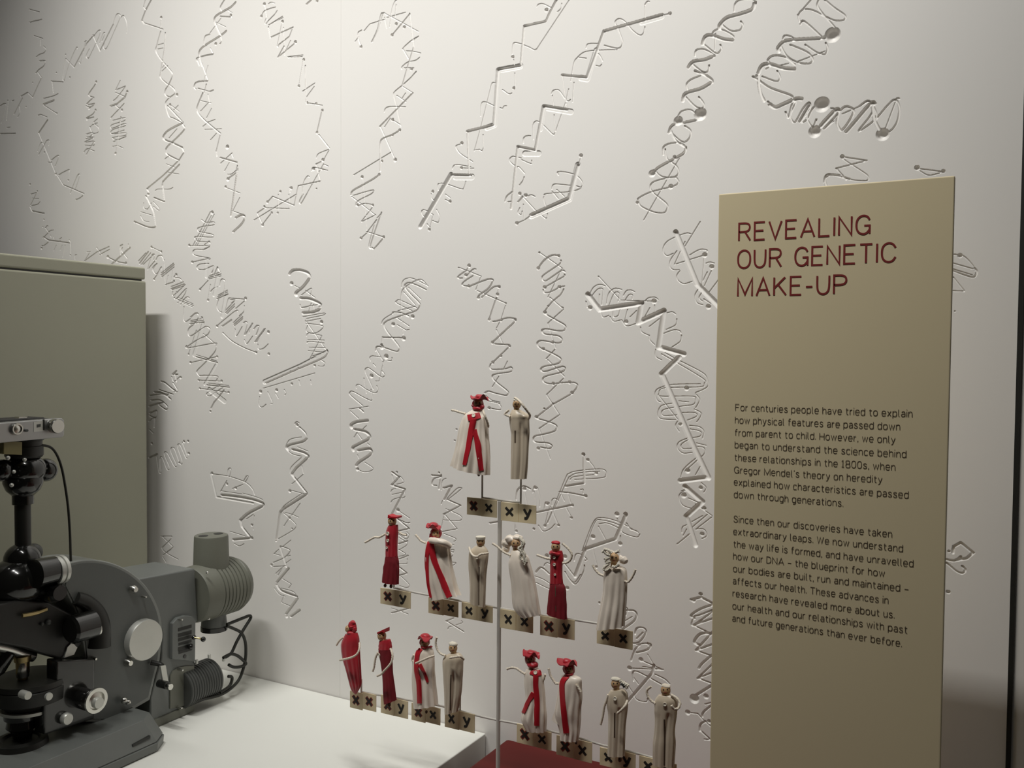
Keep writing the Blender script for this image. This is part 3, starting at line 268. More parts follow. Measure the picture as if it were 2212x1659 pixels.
def build_wall():
    # column spacing grows away from the viewer's end; rows are even
    u = np.linspace(0, 1, 3001); r = 1.9
    xs = XB-(XB-XA)*(np.power(r, u)-1)/(r-1); xs = xs[::-1].copy()
    nz = 2801; zs = np.linspace(ZA, ZB, nz); dz = zs[1]-zs[0]
    Hh = np.zeros((len(xs), nz), np.float32); Fg = np.full((len(xs), nz), -1, np.int16)
    ST, nf = strokes()
    for fi, kind, wd, P in ST:
        if kind == 's': P = cr(P)
        pts = [onY(p[0], p[1], 0.0) for p in P]; sc = mpp(pts[len(pts)//2])
        r0 = wd*sc*(1.0 if kind == 'd' else 0.56)
        r0 = max(r0, 0.00105)
        if kind == 'd': segs = [(pts[0], pts[0])]
        else: segs = list(zip(pts[:-1], pts[1:]))
        for a, b in segs:
            ax, az, bx, bz = a[0], a[2], b[0], b[2]
            i0, i1 = np.searchsorted(xs, [min(ax, bx)-r0-.002, max(ax, bx)+r0+.002]); j0 = max(int((min(az, bz)-r0-ZA)/dz)-1, 0); j1 = min(int((max(az, bz)+r0-ZA)/dz)+3, nz)
            if i1 <= i0 or j1 <= j0: continue
            X = xs[i0:i1, None]; Z = zs[None, j0:j1]; dx, dzz = bx-ax, bz-az; L2 = dx*dx+dzz*dzz+1e-12
            t = np.clip(((X-ax)*dx+(Z-az)*dzz)/L2, 0, 1); d2 = (X-ax-t*dx)**2+(Z-az-t*dzz)**2
            if kind == 'c': h = np.where(d2 < r0*r0, -0.0013*np.clip((r0-np.sqrt(d2))/0.0009, 0, 1), 0.0)
            else:
                k = 0.95 if kind == 'd' else 0.85
                dd = np.sqrt(d2); bow = np.sqrt(np.clip(1-d2/(r0*r0), 0, None))
                q = float(np.clip((r0-0.0024)/0.0022, 0, 1))             # narrow strokes are deep slots, broad ones round channels
                D = (1.55*(1-q)+0.95*q)*r0; e = max(0.0007, 0.22*r0)
                slot = np.clip((r0-dd)/e, 0, 1)*(0.72+0.28*bow); rnd = np.minimum(bow, 2.2*np.clip(1-dd/r0, 0, None))
                h = -D*((1-q)*slot+q*rnd)
            cur = Hh[i0:i1, j0:j1]; m = h < cur-1e-7
            cur[m] = h[m]; Fg[i0:i1, j0:j1][m] = fi
    B = 8; nbx, nbz = (len(xs)-1)//B, (nz-1)//B
    Hn = Hh < -1e-6
    touched = np.zeros((nbx, nbz), bool)
    for a in range(nbx):
        sl = Hn[a*B:a*B+B+1]
        cz = sl.any(0); 
        touched[a] = [cz[b*B:b*B+B+1].any() for b in range(nbz)]
    ii, jj = np.meshgrid(np.arange(len(xs)-1), np.arange(nz-1), indexing='ij')
    fine = np.repeat(np.repeat(touched, B, 0), B, 1)
    fi_, fj_ = ii[fine], jj[fine]
    q = np.stack([fi_*nz+fj_, (fi_+1)*nz+fj_, (fi_+1)*nz+fj_+1, fi_*nz+fj_+1], 1)
    hq = Hh.ravel()[q]; low = hq.min(1) < -1e-6
    own = np.take_along_axis(Fg.ravel()[q], hq.argmin(1)[:, None], 1)[:, 0]; own[~low] = -1
    ca, cb = np.nonzero(~touched)
    coarse = np.stack([(ca*B)*nz+cb*B, (ca*B+B)*nz+cb*B, (ca*B+B)*nz+cb*B+B, (ca*B)*nz+cb*B+B], 1)
    allv = np.stack([np.repeat(xs, nz), -Hh.ravel(), np.tile(zs, len(xs))], 1)     # grooves go into the wall, +Y
    def mesh(name, quads, extra=None):
        vid, inv = np.unique(quads.ravel(), return_inverse=True); V = allv[vid]; Q = inv.reshape(-1, 4)
        if extra is not None:
            n0 = len(V); V = np.concatenate([V, extra[0]]); Q = np.concatenate([Q, np.array(extra[1])+n0])
        me = bpy.data.meshes.new(name); me.vertices.add(len(V)); me.vertices.foreach_set('co', V.astype(np.float32).ravel())
        me.loops.add(Q.size); me.loops.foreach_set('vertex_index', Q.astype(np.int32).ravel())
        me.polygons.add(len(Q)); me.polygons.foreach_set('loop_start', np.arange(0, Q.size, 4, dtype=np.int32))
        me.update(calc_edges=True); me.materials.append(wall_m)
        return me
    # the plain board around the carved field, and its thickness
    ex0, ex1, ez0, ez1, th = -3.0, 0.0, 0.30, 3.28, 0.03
    seamx0, seamx1 = 0.0, 0.006
    ev = [(ex0,0,ez0),(XA,0,ez0),(XA,0,ez1),(ex0,0,ez1), (XA,0,ez0),(XB,0,ez0),(XB,0,ZA),(XA,0,ZA), (XA,0,ZB),(XB,0,ZB),(XB,0,ez1),(XA,0,ez1),
          (ex0,th,ez0),(XB,th,ez0),(XB,th,ez1),(ex0,th,ez1),(XB,0,ez0),(XB,0,ez1)]
    ef = [(0,1,2,3),(4,5,6,7),(8,9,10,11),(12,15,14,13),(0,12,13,16),(3,17,14,15)]
    me = mesh('wall_back', np.concatenate([q[own < 0], coarse]), (np.array(ev, float), ef))
    wo = bpy.data.objects.new('wall_back', me); COL.objects.link(wo); wo['kind'] = 'structure'
    ORG[wo.name] = Vector((0, 0, 0))
    for f in range(nf):
        sel = q[own == f]
        if len(sel) < 4: continue
        m2 = mesh('carved_strand', sel); m2.polygons.foreach_set('use_smooth', [True]*len(m2.polygons))
        o = bpy.data.objects.new('carved_strand', m2); COL.objects.link(o); o.parent = wo
    return wo
wall = build_wall()
# hairline joint between the first two boards, the black joint at the right and the next board beyond it
def struct(name, mb, m, **k): o = obj(name, mb, m, **k); o['kind'] = 'structure'; return o
struct('trim_1', MB().box((-1.2024, -0.0003, 0.5), (-1.2016, 0.004, 3.2)), mat('grey_hairline_joint', (0.74, 0.72, 0.69), 0.7), smooth=0)
struct('trim_2', MB().box((0.0, -0.005, 0.3), (0.0065, 0.02, 3.2)), seam_m, smooth=0)
struct('wall_right', MB().box((0.0551, 0.0, 0.3), (1.3, 0.03, 3.28)), mat('grey_board', (0.50, 0.48, 0.44), 0.5), smooth=0)
struct('floor', MB().box((-3.0, -1.0, 0.27), (1.3, 0.03, 0.30)), plinth_m, smooth=0)
struct('ceiling', MB().box((-3.0, -1.20, 3.28), (1.3, 0.03, 3.30)), mat('dark_case_lid', (0.08, 0.08, 0.075), 0.6), smooth=0)
# ------------------------------------------------------------------ plinths, cabinet, text panel
tag(obj('white_plinth', MB().box((-2.60, -0.90, 0.30), (-0.852, -0.002, ZP)), plinth_m, smooth=0, bevel=0.002),
    'white painted plinth with the microscope standing on its flat top', 'plinth')
tag(obj('red_plinth', MB().box((-0.807, -0.62, 0.30), (-0.02, -0.002, ZP)), red_plinth_m, smooth=0, bevel=0.006),
    'dark red plinth carrying the text panel and the doll stand', 'plinth')
cr_ = onX(317, 605, -1.707)
cab = thing('metal_cabinet', (-1.93, -0.45, ZP), 'tall plain grey-green metal cabinet behind the microscope', 'cabinet')
obj('body', MB().box((-2.16, -0.90, ZP), (-1.707, -0.060, 1.652)), cab_m, cab, smooth=0, bevel=0.004)
obj('lid', MB().box((-2.162, -0.902, 1.6555), (-1.7085, -0.0605, 1.6825)), cab_m, cab, smooth=0, bevel=0.004)
obj('lid_gap', MB().box((-2.15, -0.89, 1.650), (-1.714, -0.067, 1.657)), mblack_m, cab, smooth=0)

YS = -0.32
pl = [onY(*p, YS) for p in ((1552.5, 420), (2061, 378.5), (1533, 1659), (2033, 1659))]
px0, px1 = (pl[0][0]+pl[2][0])/2, (pl[1][0]+pl[3][0])/2; pzt = (pl[0][2]+pl[1][2])/2
panel = thing('text_panel', ((px0+px1)/2, YS, ZP), 'tall cream information panel headed in red capitals standing on the red plinth', 'sign')
obj('board', MB().box((px0, YS, ZP), (px1, YS+0.010, pzt)), panel_m, panel, smooth=0, bevel=0.0015)
def c5(x, y): return (1540+x/3.949, 360+y/3.949)
def c6(x, y): return (1540+x/4.148, 840+y/4.148)
def c7(x, y): return (1520+x/4.096, 1080+y/4.096)
# heading drawn with thin square strokes
GL = {'R': [[(0,0),(0,1),(.42,1),(.6,.93),(.66,.76),(.6,.58),(.42,.5),(0,.5)], [(.36,.5),(.68,0)]], 'E': [[(.6,1),(0,1),(0,0),(.6,0)], [(0,.52),(.52,.52)]], 'V': [[(0,1),(.36,0),(.72,1)]],
      'A': [[(0,0),(.38,1),(.76,0)], [(.13,.32),(.63,.32)]], 'L': [[(0,1),(0,0),(.58,0)]], 'I': [[(0,0),(0,1)]], 'N': [[(0,0),(0,1),(.68,0),(.68,1)]],
      'G': [[(.7,.76),(.6,.94),(.37,1.02),(.14,.93),(0,.7),(0,.3),(.14,.07),(.37,-.02),(.56,.04),(.7,.22)], [(.42,.45),(.71,.45),(.71,0)]],
      'O': [[(.37,1.02),(.6,.94),(.74,.72),(.74,.28),(.6,.06),(.37,-.02),(.14,.06),(0,.28),(0,.72),(.14,.94),(.37,1.02)]], 'U': [[(0,1),(0,.28),(.12,.06),(.33,-.02),(.54,.06),(.66,.28),(.66,1)]],
      'T': [[(0,1),(.66,1)], [(.33,1),(.33,0)]], 'C': [[(.72,.74),(.6,.94),(.37,1.02),(.14,.94),(0,.72),(0,.28),(.14,.06),(.37,-.02),(.6,.06),(.72,.26)]],
      'M': [[(0,0),(0,1),(.42,.1),(.84,1),(.84,0)]], 'K': [[(0,0),(0,1)], [(.62,1),(0,.4)], [(.22,.6),(.68,0)]], 'P': [[(0,0),(0,1),(.42,1),(.61,.92),(.67,.74),(.61,.56),(.42,.48),(0,.48)]], '-': [[(0,.42),(.36,.42)]], ' ': []}
SY = 0
def soften(P, it=2):
    # rounds the gentle bends of a stroke and keeps its true corners
    P = [tuple(p) for p in P]
    for _ in range(it):
        if len(P) < 3: return P
        closed = math.dist(P[0], P[-1]) < 1e-6; Q = [] if closed else [P[0]]
        for i in range(0 if closed else 1, len(P)-1):
            a = Vector(P[i-1] if i else P[-2]); p = Vector(P[i]); b = Vector(P[i+1]); u = p-a; v = b-p
            if u.length < 1e-9 or v.length < 1e-9: continue
            if u.angle(v) > math.radians(68): Q.append(tuple(p))
            else: Q += [tuple(p.lerp(a, .25)), tuple(p.lerp(b, .25))]
        Q.append(Q[0] if closed else P[-1]); P = Q
    return P
def stroke_flat(mb, P, wd, Y, th=0.0002):
    """flat inked stroke of width wd through 2D points P (x,z) lying at depth Y, mitred corners"""
    global SY
    SY = (SY+1) % 7; Y -= SY*0.00002; P = soften(P)
    n = len(P); L = []; Rr = []; closed = n > 3 and math.dist(P[0], P[-1]) < 1e-6
    for i in range(n):
        a = P[i-1] if i else (P[-2] if closed else None); b = P[i+1] if i < n-1 else (P[1] if closed else None)
        ns = []
        for p, q in ((a, P[i]), (P[i], b)):
            if p is None or q is None: continue
            d = Vector((q[0]-p[0], q[1]-p[1])).normalized(); ns.append(Vector((-d.y, d.x)))
        m = sum(ns, Vector((0, 0))).normalized(); k = 1/max(m.dot(ns[0]), 0.42)
        ex = Vector((0, 0))
        L.append((P[i][0]+m.x*k*wd/2, Y, P[i][1]+m.y*k*wd/2)); Rr.append((P[i][0]-m.x*k*wd/2, Y, P[i][1]-m.y*k*wd/2))
    mb.add(L+Rr, [(i, i+1, n+i+1, n+i) for i in range(n-1)])
def bowl(w=.50, z0=-.01, z1=.75, a0=0, a1=360, n=14, e=.72):
    out = []
    for i in range(n+1):
        t = math.radians(a0+(a1-a0)*i/n); c, q = math.cos(t), math.sin(t)
        out.append((w/2+w/2*math.copysign(abs(c)**e, c), (z0+z1)/2+(z1-z0)/2*math.copysign(abs(q)**e, q)))
    return out
XH = .74
LC = {'a': [[(.04,.60),(.12,.71),(.26,.75),(.40,.70),(.46,.58),(.46,0)], [(.46,.42),(.2,.40),(.06,.34),(0,.2),(.06,.05),(.2,-.01),(.36,.04),(.46,.16)]],
      'b': [[(0,1.02),(0,0)], bowl()], 'c': [bowl(.48, a0=38, a1=322)], 'd': [[(.5,1.02),(.5,0)], bowl()], 'e': [[(.02,.38),(.5,.38)]+bowl(.5, a0=8, a1=325)[1:]],
      'f': [[(.36,1.0),(.24,1.02),(.14,.95),(.12,.82),(.12,0)], [(0,.70),(.34,.70)]], 'g': [bowl(), [(.5,.74),(.5,-.08),(.43,-.22),(.27,-.27),(.1,-.24)]],
      'h': [[(0,1.02),(0,0)], [(0,.52),(.08,.68),(.25,.75),(.40,.69),(.46,.52),(.46,0)]], 'i': [[(0,.74),(0,0)], [(0,.96),(0,1.06)]], 'k': [[(0,1.02),(0,0)], [(.42,.74),(0,.28)], [(.15,.44),(.45,0)]],
      'l': [[(0,1.02),(0,.14),(.06,.02),(.14,0)]], 'm': [[(0,.74),(0,0)], [(0,.54),(.1,.7),(.22,.75),(.34,.69),(.38,.54),(.38,0)], [(.38,.54),(.48,.7),(.6,.75),(.72,.69),(.76,.54),(.76,0)]],
      'n': [[(0,.74),(0,0)], [(0,.52),(.08,.68),(.25,.75),(.40,.69),(.46,.52),(.46,0)]], 'o': [bowl(.52)], 'p': [[(0,.74),(0,-.26)], bowl()], 'r': [[(0,.74),(0,0)], [(0,.5),(.08,.68),(.28,.74)]],
      's': [[(.42,.60),(.34,.71),(.22,.75),(.08,.70),(.03,.57),(.08,.45),(.22,.38),(.38,.32),(.44,.18),(.38,.04),(.22,-.01),(.08,.03),(0,.16)]], 't': [[(.12,.94),(.12,.16),(.18,.03),(.34,.01)], [(0,.72),(.34,.72)]],
      'u': [[(0,.74),(0,.22),(.06,.05),(.21,-.01),(.38,.06),(.46,.22)], [(.46,.74),(.46,0)]], 'v': [[(0,.74),(.24,0),(.48,.74)]], 'w': [[(0,.74),(.18,0),(.36,.70),(.54,0),(.72,.74)]], 'x': [[(0,.74),(.46,0)], [(.46,.74),(0,0)]],
      'y': [[(0,.74),(.25,.02)], [(.49,.74),(.22,-.10),(.12,-.25),(0,-.26)]], '.': [[(0,-.01),(0,.11)]], ',': [[(.04,.10),(.04,0),(0,-.13)]], '\u2019': [[(.05,1.02),(.05,.94),(0,.84)]], '\u2013': [[(0,.36),(.5,.36)]],
      'F': [[(.56,1),(0,1),(0,0)], [(0,.52),(.48,.52)]], 'H': [[(0,1),(0,0)], [(.62,1),(.62,0)], [(0,.52),(.62,.52)]], 'D': [[(0,0),(0,1),(.3,1),(.52,.9),(.62,.68),(.62,.32),(.52,.1),(.3,0),(0,0)]],
      'S': [[(.56,.78),(.46,.95),(.28,1.02),(.1,.95),(.03,.77),(.1,.61),(.28,.53),(.5,.44),(.58,.26),(.5,.06),(.28,-.02),(.1,.05),(0,.22)]], 'W': [[(0,1),(.22,0),(.44,.92),(.66,0),(.88,1)]],
      '1': [[(0,.84),(.16,1),(.16,0)], [(0,0),(.32,0)]], '8': [bowl(.5, .52, 1.02), bowl(.56, -.02, .54)], '0': [bowl(.54, -.02, 1.02)]}
GL.update(LC)
def para_line(txt, a, b, hpx, mb):
    """one printed line of the body text from baseline pixel a to baseline pixel b"""
    A, B = onY(*a, YS), onY(*b, YS); h = hpx*mpp(A); x = 0; adv = []
    for ch in txt:
        wch = .24 if ch == ' ' else max(p[0] for s in GL[ch] for p in s); adv.append(x); x += wch+(.23 if ch != ' ' else .12)
    tot = x-.23; s = (B[0]-A[0])/tot
    for ch, x0 in zip(txt, adv):
        for st in GL[ch]:
            stroke_flat(mb, [(A[0]+(x0+p[0])*s, A[2]+(B[2]-A[2])*(x0/tot)+p[1]*h) for p in st], 0.098*h, YS-0.0003)
def heading(txt, a, b, hpx, mb):
    A, B = onY(*a, YS), onY(*b, YS); h = hpx*mpp(A)
    adv = []; x = 0
    for ch in txt:
        wch = max([p[0] for s in GL[ch] for p in s], default=.30); adv.append(x); x += wch+.26
    tot = x-.26; s = (B[0]-A[0])/tot
    for ch, x0 in zip(txt, adv):
        for st in GL[ch]:
            stroke_flat(mb, [(A[0]+(x0+p[0])*s, A[2]+(B[2]-A[2])*(x0/tot)+p[1]*h) for p in st], 0.105*h, YS-0.0003)
hb = MB()
heading('REVEALING', c5(222, 632), c5(1336, 571), 37, hb); heading('OUR GENETIC', c5(214, 866), c5(1556, 810), 37.5, hb); heading('MAKE-UP', c5(213, 1105), c5(1138, 1081), 37.5, hb)
obj('heading_lettering', hb, ink_red, panel, smooth=0)
bb = MB()
for t, a, b in (("For centuries people have tried to explain", c6(203,193), c6(1785,252)), ("how physical features are passed down", c6(200,306), c6(1675,368)),
    ("from parent to child. However, we only", c6(198,418), c6(1632,485)), ("began to understand the science behind", c6(197,527), c6(1730,615)),
    ("these relationships in the 1800s, when", c6(195,640), c6(1632,730)), ("Gregor Mendel\u2019s theory on heredity", c6(192,752), c6(1515,842)),
    ("explained how characteristics are passed", c6(190,860), c6(1750,980)), ("down through generations.", c6(190,972), c6(1165,1053)),
    ("Since then our discoveries have taken", c6(187,1192), c6(1603,1330)), ("extraordinary leaps. We now understand", c6(185,1303), c6(1700,1460)),
    ("the way life is formed, and have unravelled", c7(265,415), c7(1853,592)), ("how our DNA \u2013 the blueprint for how", c7(263,522), c7(1600,678)),
    ("our bodies are built, run and maintained \u2013", c7(262,632), c7(1812,815)), ("affects our health. These advances in", c7(260,740), c7(1632,917)),
    ("research have revealed more about us.", c7(258,850), c7(1685,1045)), ("our health and our relationships with past", c7(257,962), c7(1800,1178)),
    ("and future generations than ever before.", c7(255,1070), c7(1750,1297))):
    para_line(t, a, b, 13.6, bb)
obj('body_lettering', bb, ink_brown, panel, smooth=0)
# ------------------------------------------------------------------ the family-tree stand: post, three bars, pins; letter tiles; peg dolls
YT = -0.270
CR2 = dict(a=(920,820,5.183), b=(780,1090,6.637), c=(1060,1120,5.72), d=(700,1320,5.925), e=(1080,1379,5.927), f=(1270,1420,6.94))
def cc(k, x, y): x0, y0, s = CR2[k]; return (x0+x/s, y0+y/s)
def tp(k, x, y, Y=YT): return onY(*cc(k, x, y), Y)
px_post = onY(1080, 1085, YT)[0]; zt_post = onY(1079, 1082, YT)[2]
stand = thing('family_tree_stand', (px_post, YT, ZP), 'thin grey metal stand with three cross bars on the red plinth', 'stand')
obj('post', MB().cyl((px_post, YT, ZP), (0,0,1), 0.0032, zt_post-ZP, 20), steel_m, stand)
obj('foot', MB().cyl((px_post, YT, ZP), (0,0,1), 0.022, 0.004, 32), steel_m, stand)
for k, pts in (('a', [(630,1322),(860,1352),(1062,1378)]), ):
    obj('cross_bar', MB().tube([tp(k, *p) for p in pts], 0.0016, 12, 3), steel_m, stand)
mid = [tp('b', 470, 1192), tp('b', 830, 1272), tp('b', 1330, 1362), tp('b', 1900, 1468), tp('c', 560, 1180), tp('c', 1100, 1262), tp('c', 1530, 1330)]
obj('cross_bar', MB().tube(mid, 0.0016, 12, 3), steel_m, stand)
low = [tp('d', 478, 1035), tp('d', 700, 1075), tp('d', 1090, 1140), tp('d', 1500, 1215), tp('d', 1930, 1330), (px_post, YT, tp('d', 2200, 1390)[2]), tp('e', 220, 1092), tp('e', 650, 1188), tp('e', 1080, 1295), tp('f', 200, 1310), tp('f', 700, 1430), tp('f', 960, 1500), tp('f', 1240, 1580)]
obj('cross_bar', MB().tube(low, 0.0016, 12, 3), steel_m, stand)
for k, x, y0, y1 in (('a',633,1000,1330), ('a',1064,1050,1385), ('b',470,1130,1192), ('b',1120,1290,1318), ('b',1745,1360,1430), ('c',430,1150,1170), ('c',840,1190,1222), ('c',1560,1290,1332),
                     ('d',478,880,1040), ('d',880,1080,1110), ('d',1420,1180,1200), ('d',1742,1040,1275), ('e',440,1100,1135), ('e',960,1230,1260), ('f',520,1400,1385), ('f',1230,1550,1578)):
    A, B = tp(k, x, y0), tp(k, x, y1)
    obj('pin', MB().cyl((A[0], YT, min(A[2], B[2])-0.001), (0,0,1), 0.0015, abs(A[2]-B[2])+0.002, 12), steel_m, stand)

def tile(k, xl, xr, yt, yb, ch, redx, label):
    # a square card hung in front of its bar
    Y = YT-0.0032
    L, R_ = tp(k, xl, (yt+yb)/2, Y), tp(k, xr, (yt+yb)/2, Y); T, Bm = tp(k, (xl+xr)/2, yt, Y), tp(k, (xl+xr)/2, yb, Y)
    x0, x1, z1, z0 = L[0], R_[0], T[2], Bm[2]
    t = thing('letter_tile', ((x0+x1)/2, Y, z0), label, 'letter tile', 'letter tiles on the stand')
    obj('card', MB().box((x0, Y-0.0009, z0), (x1, Y+0.0005, z1)), card_m, t, smooth=0, bevel=0.0003)
    cx, cz = (x0+x1)/2+random.uniform(-.0006, .0006), (z0+z1)/2+0.0008; hw, hh = (x1-x0)*.20, (z1-z0)*.205
    yf = Y-0.0011
    def xmark(mb, g, y):
        j = [random.uniform(-.0005, .0005) for _ in range(4)]
        stroke_flat(mb, [(cx-hw*g+j[0], cz+hh*g), (cx+hw*g, cz-hh*g+j[1])], 0.0038*(1.6 if g > 1.05 else 1), y); stroke_flat(mb, [(cx+hw*g*.9+j[2], cz+hh*g), (cx-hw*g*.9, cz-hh*g+j[3])], 0.0033*(1.7 if g > 1.05 else 1), y-0.00004)
    if redx:
        m = MB(); xmark(m, 1.14, yf+0.00012); obj('red_letter_edge', m, pen_red, t, smooth=0)
    m = MB()
    if ch == 'x': xmark(m, 0.98 if redx else 1.0, yf-0.0001)
    else:
        stroke_flat(m, [(cx-hw*.95, cz+hh*1.1), (cx+hw*.05, cz-hh*.35)], 0.0040, yf-0.0001); stroke_flat(m, [(cx+hw*1.0, cz+hh*1.2), (cx+hw*.1, cz-hh*.9), (cx-hw*.25, cz-hh*1.35), (cx-hw*.8, cz-hh*1.25)], 0.0038, yf-0.00014)
    obj('letter', m, pen_black, t, smooth=0)
PAIRS = [('a', 'left of post top', [(462,620,1322,1517,'x',1), (622,797,1344,1538,'x',0)]),
         ('a', 'right of post top', [(843,1040,1378,1586,'x',0), (1042,1236,1401,1608,'y',0)]),
         ('b', 'at the left end of the middle row', [(280,490,1205,1435,'x',1), (492,712,1240,1475,'y',0)]),
         ('b', 'second along the middle row', [(968,1185,1340,1570,'x',1), (1187,1395,1375,1600,'x',0)]),
         ('b', 'third along the middle row', [(1445,1665,1410,1640,'x',0), (1667,1888,1445,1680,'y',0)]),
         ('c', 'fourth along the middle row', [(120,315,1130,1365,'x',0), (318,525,1160,1400,'x',0)]),
         ('c', 'fifth along the middle row', [(613,825,1215,1455,'x',1), (828,1038,1240,1485,'y',0)]),
         ('c', 'at the right end of the middle row', [(1313,1530,1350,1560,'x',0), (1532,1755,1375,1605,'x',0)]),
         ('d', 'at the left end of the bottom row', [(335,495,1035,1250,'x',1), (497,668,1055,1270,'x',1)]),
         ('d', 'second along the bottom row', [(730,900,1085,1320,'x',1), (902,1075,1135,1360,'y',0)]),
         ('d', 'third along the bottom row', [(1122,1300,1190,1410,'x',1), (1302,1490,1225,1440,'x',0)]),
         ('d', 'fourth along the bottom row', [(1548,1730,1260,1500,'x',0), (1732,1930,1300,1540,'y',0)]),
         ('e', 'fifth along the bottom row', [(218,430,1110,1355,'x',1), (432,660,1180,1410,'x',0)]),
         ('e', 'sixth along the bottom row', [(725,945,1260,1510,'x',1), (947,1180,1310,1570,'x',0)]),
         ('f', 'seventh along the bottom row', [(180,440,1370,1640,'x',0), (442,715,1420,1700,'y',0)]),
         ('f', 'at the right end of the bottom row', [(770,1050,1500,1760,'x',0), (1052,1330,1570,1830,'y',0)])]
for k, where, two in PAIRS:
    for side, (xl, xr, yt, yb, ch, rx) in zip(('left', 'right'), two):
        tile(k, xl, xr, yt, yb, ch, rx, 'cream tile lettered %s%s, %s of pair %s' % ('red-edged ' if rx else '', ch, side, where))

YD = -0.288
def dress_mb(k, rings, depth=0.62, folds=0.06, nf=5, ph=0.0, Y=None, power=1.2, cleft=None):
    Y = YD if Y is None else Y
    from mathutils import noise
    n = 96; R3 = []; m = len(rings)
    V = []
    for (xl, yl, xr, yr) in rings:
        Lp, Rp = cc(k, xl, yl), cc(k, xr, yr); c = onY((Lp[0]+Rp[0])/2, (Lp[1]+Rp[1])/2, Y); s = mpp(c)
        zl, zr = onY(*Lp, Y)[2], onY(*Rp, Y)[2]; V.append((c[0], (Rp[0]-Lp[0])/2*s/0.905, (zl+zr)/2, (zr-zl)/2))
    V = [np.array(v) for v in V]; V = cr(V, 5)
    for j, (cx, rx, cz, dz) in enumerate(V):
        t = j/(len(V)-1); amp = folds*(t**power); R = []
        ry = rx*depth
        for i in range(n):
            th = 2*PI*i/n; pl = abs(math.sin((nf*th+ph+t*1.1)*.5+.5*math.sin(2*th+ph)))
            q = 1+amp*1.3*(.42-(1-pl)**2)+amp*.7*math.sin((2*nf+1)*th+ph*2+t)
            q += .075*noise.noise(Vector((math.cos(th)*1.7+ph+cx*40, math.sin(th)*1.7, t*5)))*min(1, 3*(1-t)+.25)
            if cleft and t > cleft:
                d = (th-(-PI*.36)+PI) % (2*PI)-PI; q -= .34*math.exp(-(d/.16)**2)*min(1, (t-cleft)*8)
            R.append((cx+rx*math.cos(th)*q, Y+ry*math.sin(th)*q, cz+dz*math.cos(th)))
        R3.append(R)
    return MB().grid(R3)
def px_r(k, r, P): return r/CR2[k][2]*mpp(P)
def ribbon(k, pts, wpx, bv, k2off=0.0012, flare=1.0):
    """a band of cloth lying on the surface found under pixel points"""
    P = cr([np.array(cc(k, *p)) for p in pts], 4); w2 = wpx/CR2[k][2]/2; A, B = [], []
    last = None
    for i, p in enumerate(P):
        d = P[min(i+1, len(P)-1)]-P[max(i-1, 0)]; d = d/np.linalg.norm(d); nn = np.array([-d[1], d[0]]); ww = w2*(1+(flare-1)*i/(len(P)-1))
        row = []
        for sgn in (1, 0, -1):
            q = p+nn*ww*sgn; l, nr = hit(bv, *q)
            if l is None: l = Vector(onY(q[0], q[1], last if last is not None else YD-0.008)); nr = Vector((0.3, -1, 0)).normalized()
            else: last = l.y
            row.append(l+nr*k2off)
        A.append(row)
    m = MB(); n = len(A)
    front = [p for r in A for p in r]; back = [p+Vector((0.0002, 0.0010, 0)) for p in front]
    fs = [(i*3+j, i*3+j+1, (i+1)*3+j+1, (i+1)*3+j) for i in range(n-1) for j in range(2)]
    N3 = 3*n
    m.add(front+back, fs+[tuple(q+N3 for q in f[::-1]) for f in fs]+[(i*3, (i+1)*3, N3+(i+1)*3, N3+i*3) for i in range(n-1)]+[((i+1)*3+2, i*3+2, N3+i*3+2, N3+(i+1)*3+2) for i in range(n-1)]+[(0, N3, N3+1, 1), (1, N3+1, N3+2, 2), (N3-3, N3-2, 2*N3-2, 2*N3-3), (N3-2, N3-1, 2*N3-1, 2*N3-2)])
    return m
def arm(k, pts, dy, r=0.00165, ripple=0.16):
    return MB().tube([tp(k, x, y, YD+(dy[i] if hasattr(dy, '__len__') else dy)) for i, (x, y) in enumerate(pts)], r, 10, 8, ripple, 0.0042)
TOCAM = Vector(CAM-np.array([-0.68, YD, 1.15])).normalized()
def crumple(mb, amp, seed=0, sc=180.0):
    from mathutils import noise
    mb.v = [tuple(Vector(p)+Vector(noise.noise_vector(Vector(p)*sc+Vector((seed, seed*2, 0))))*amp) for p in mb.v]; return mb
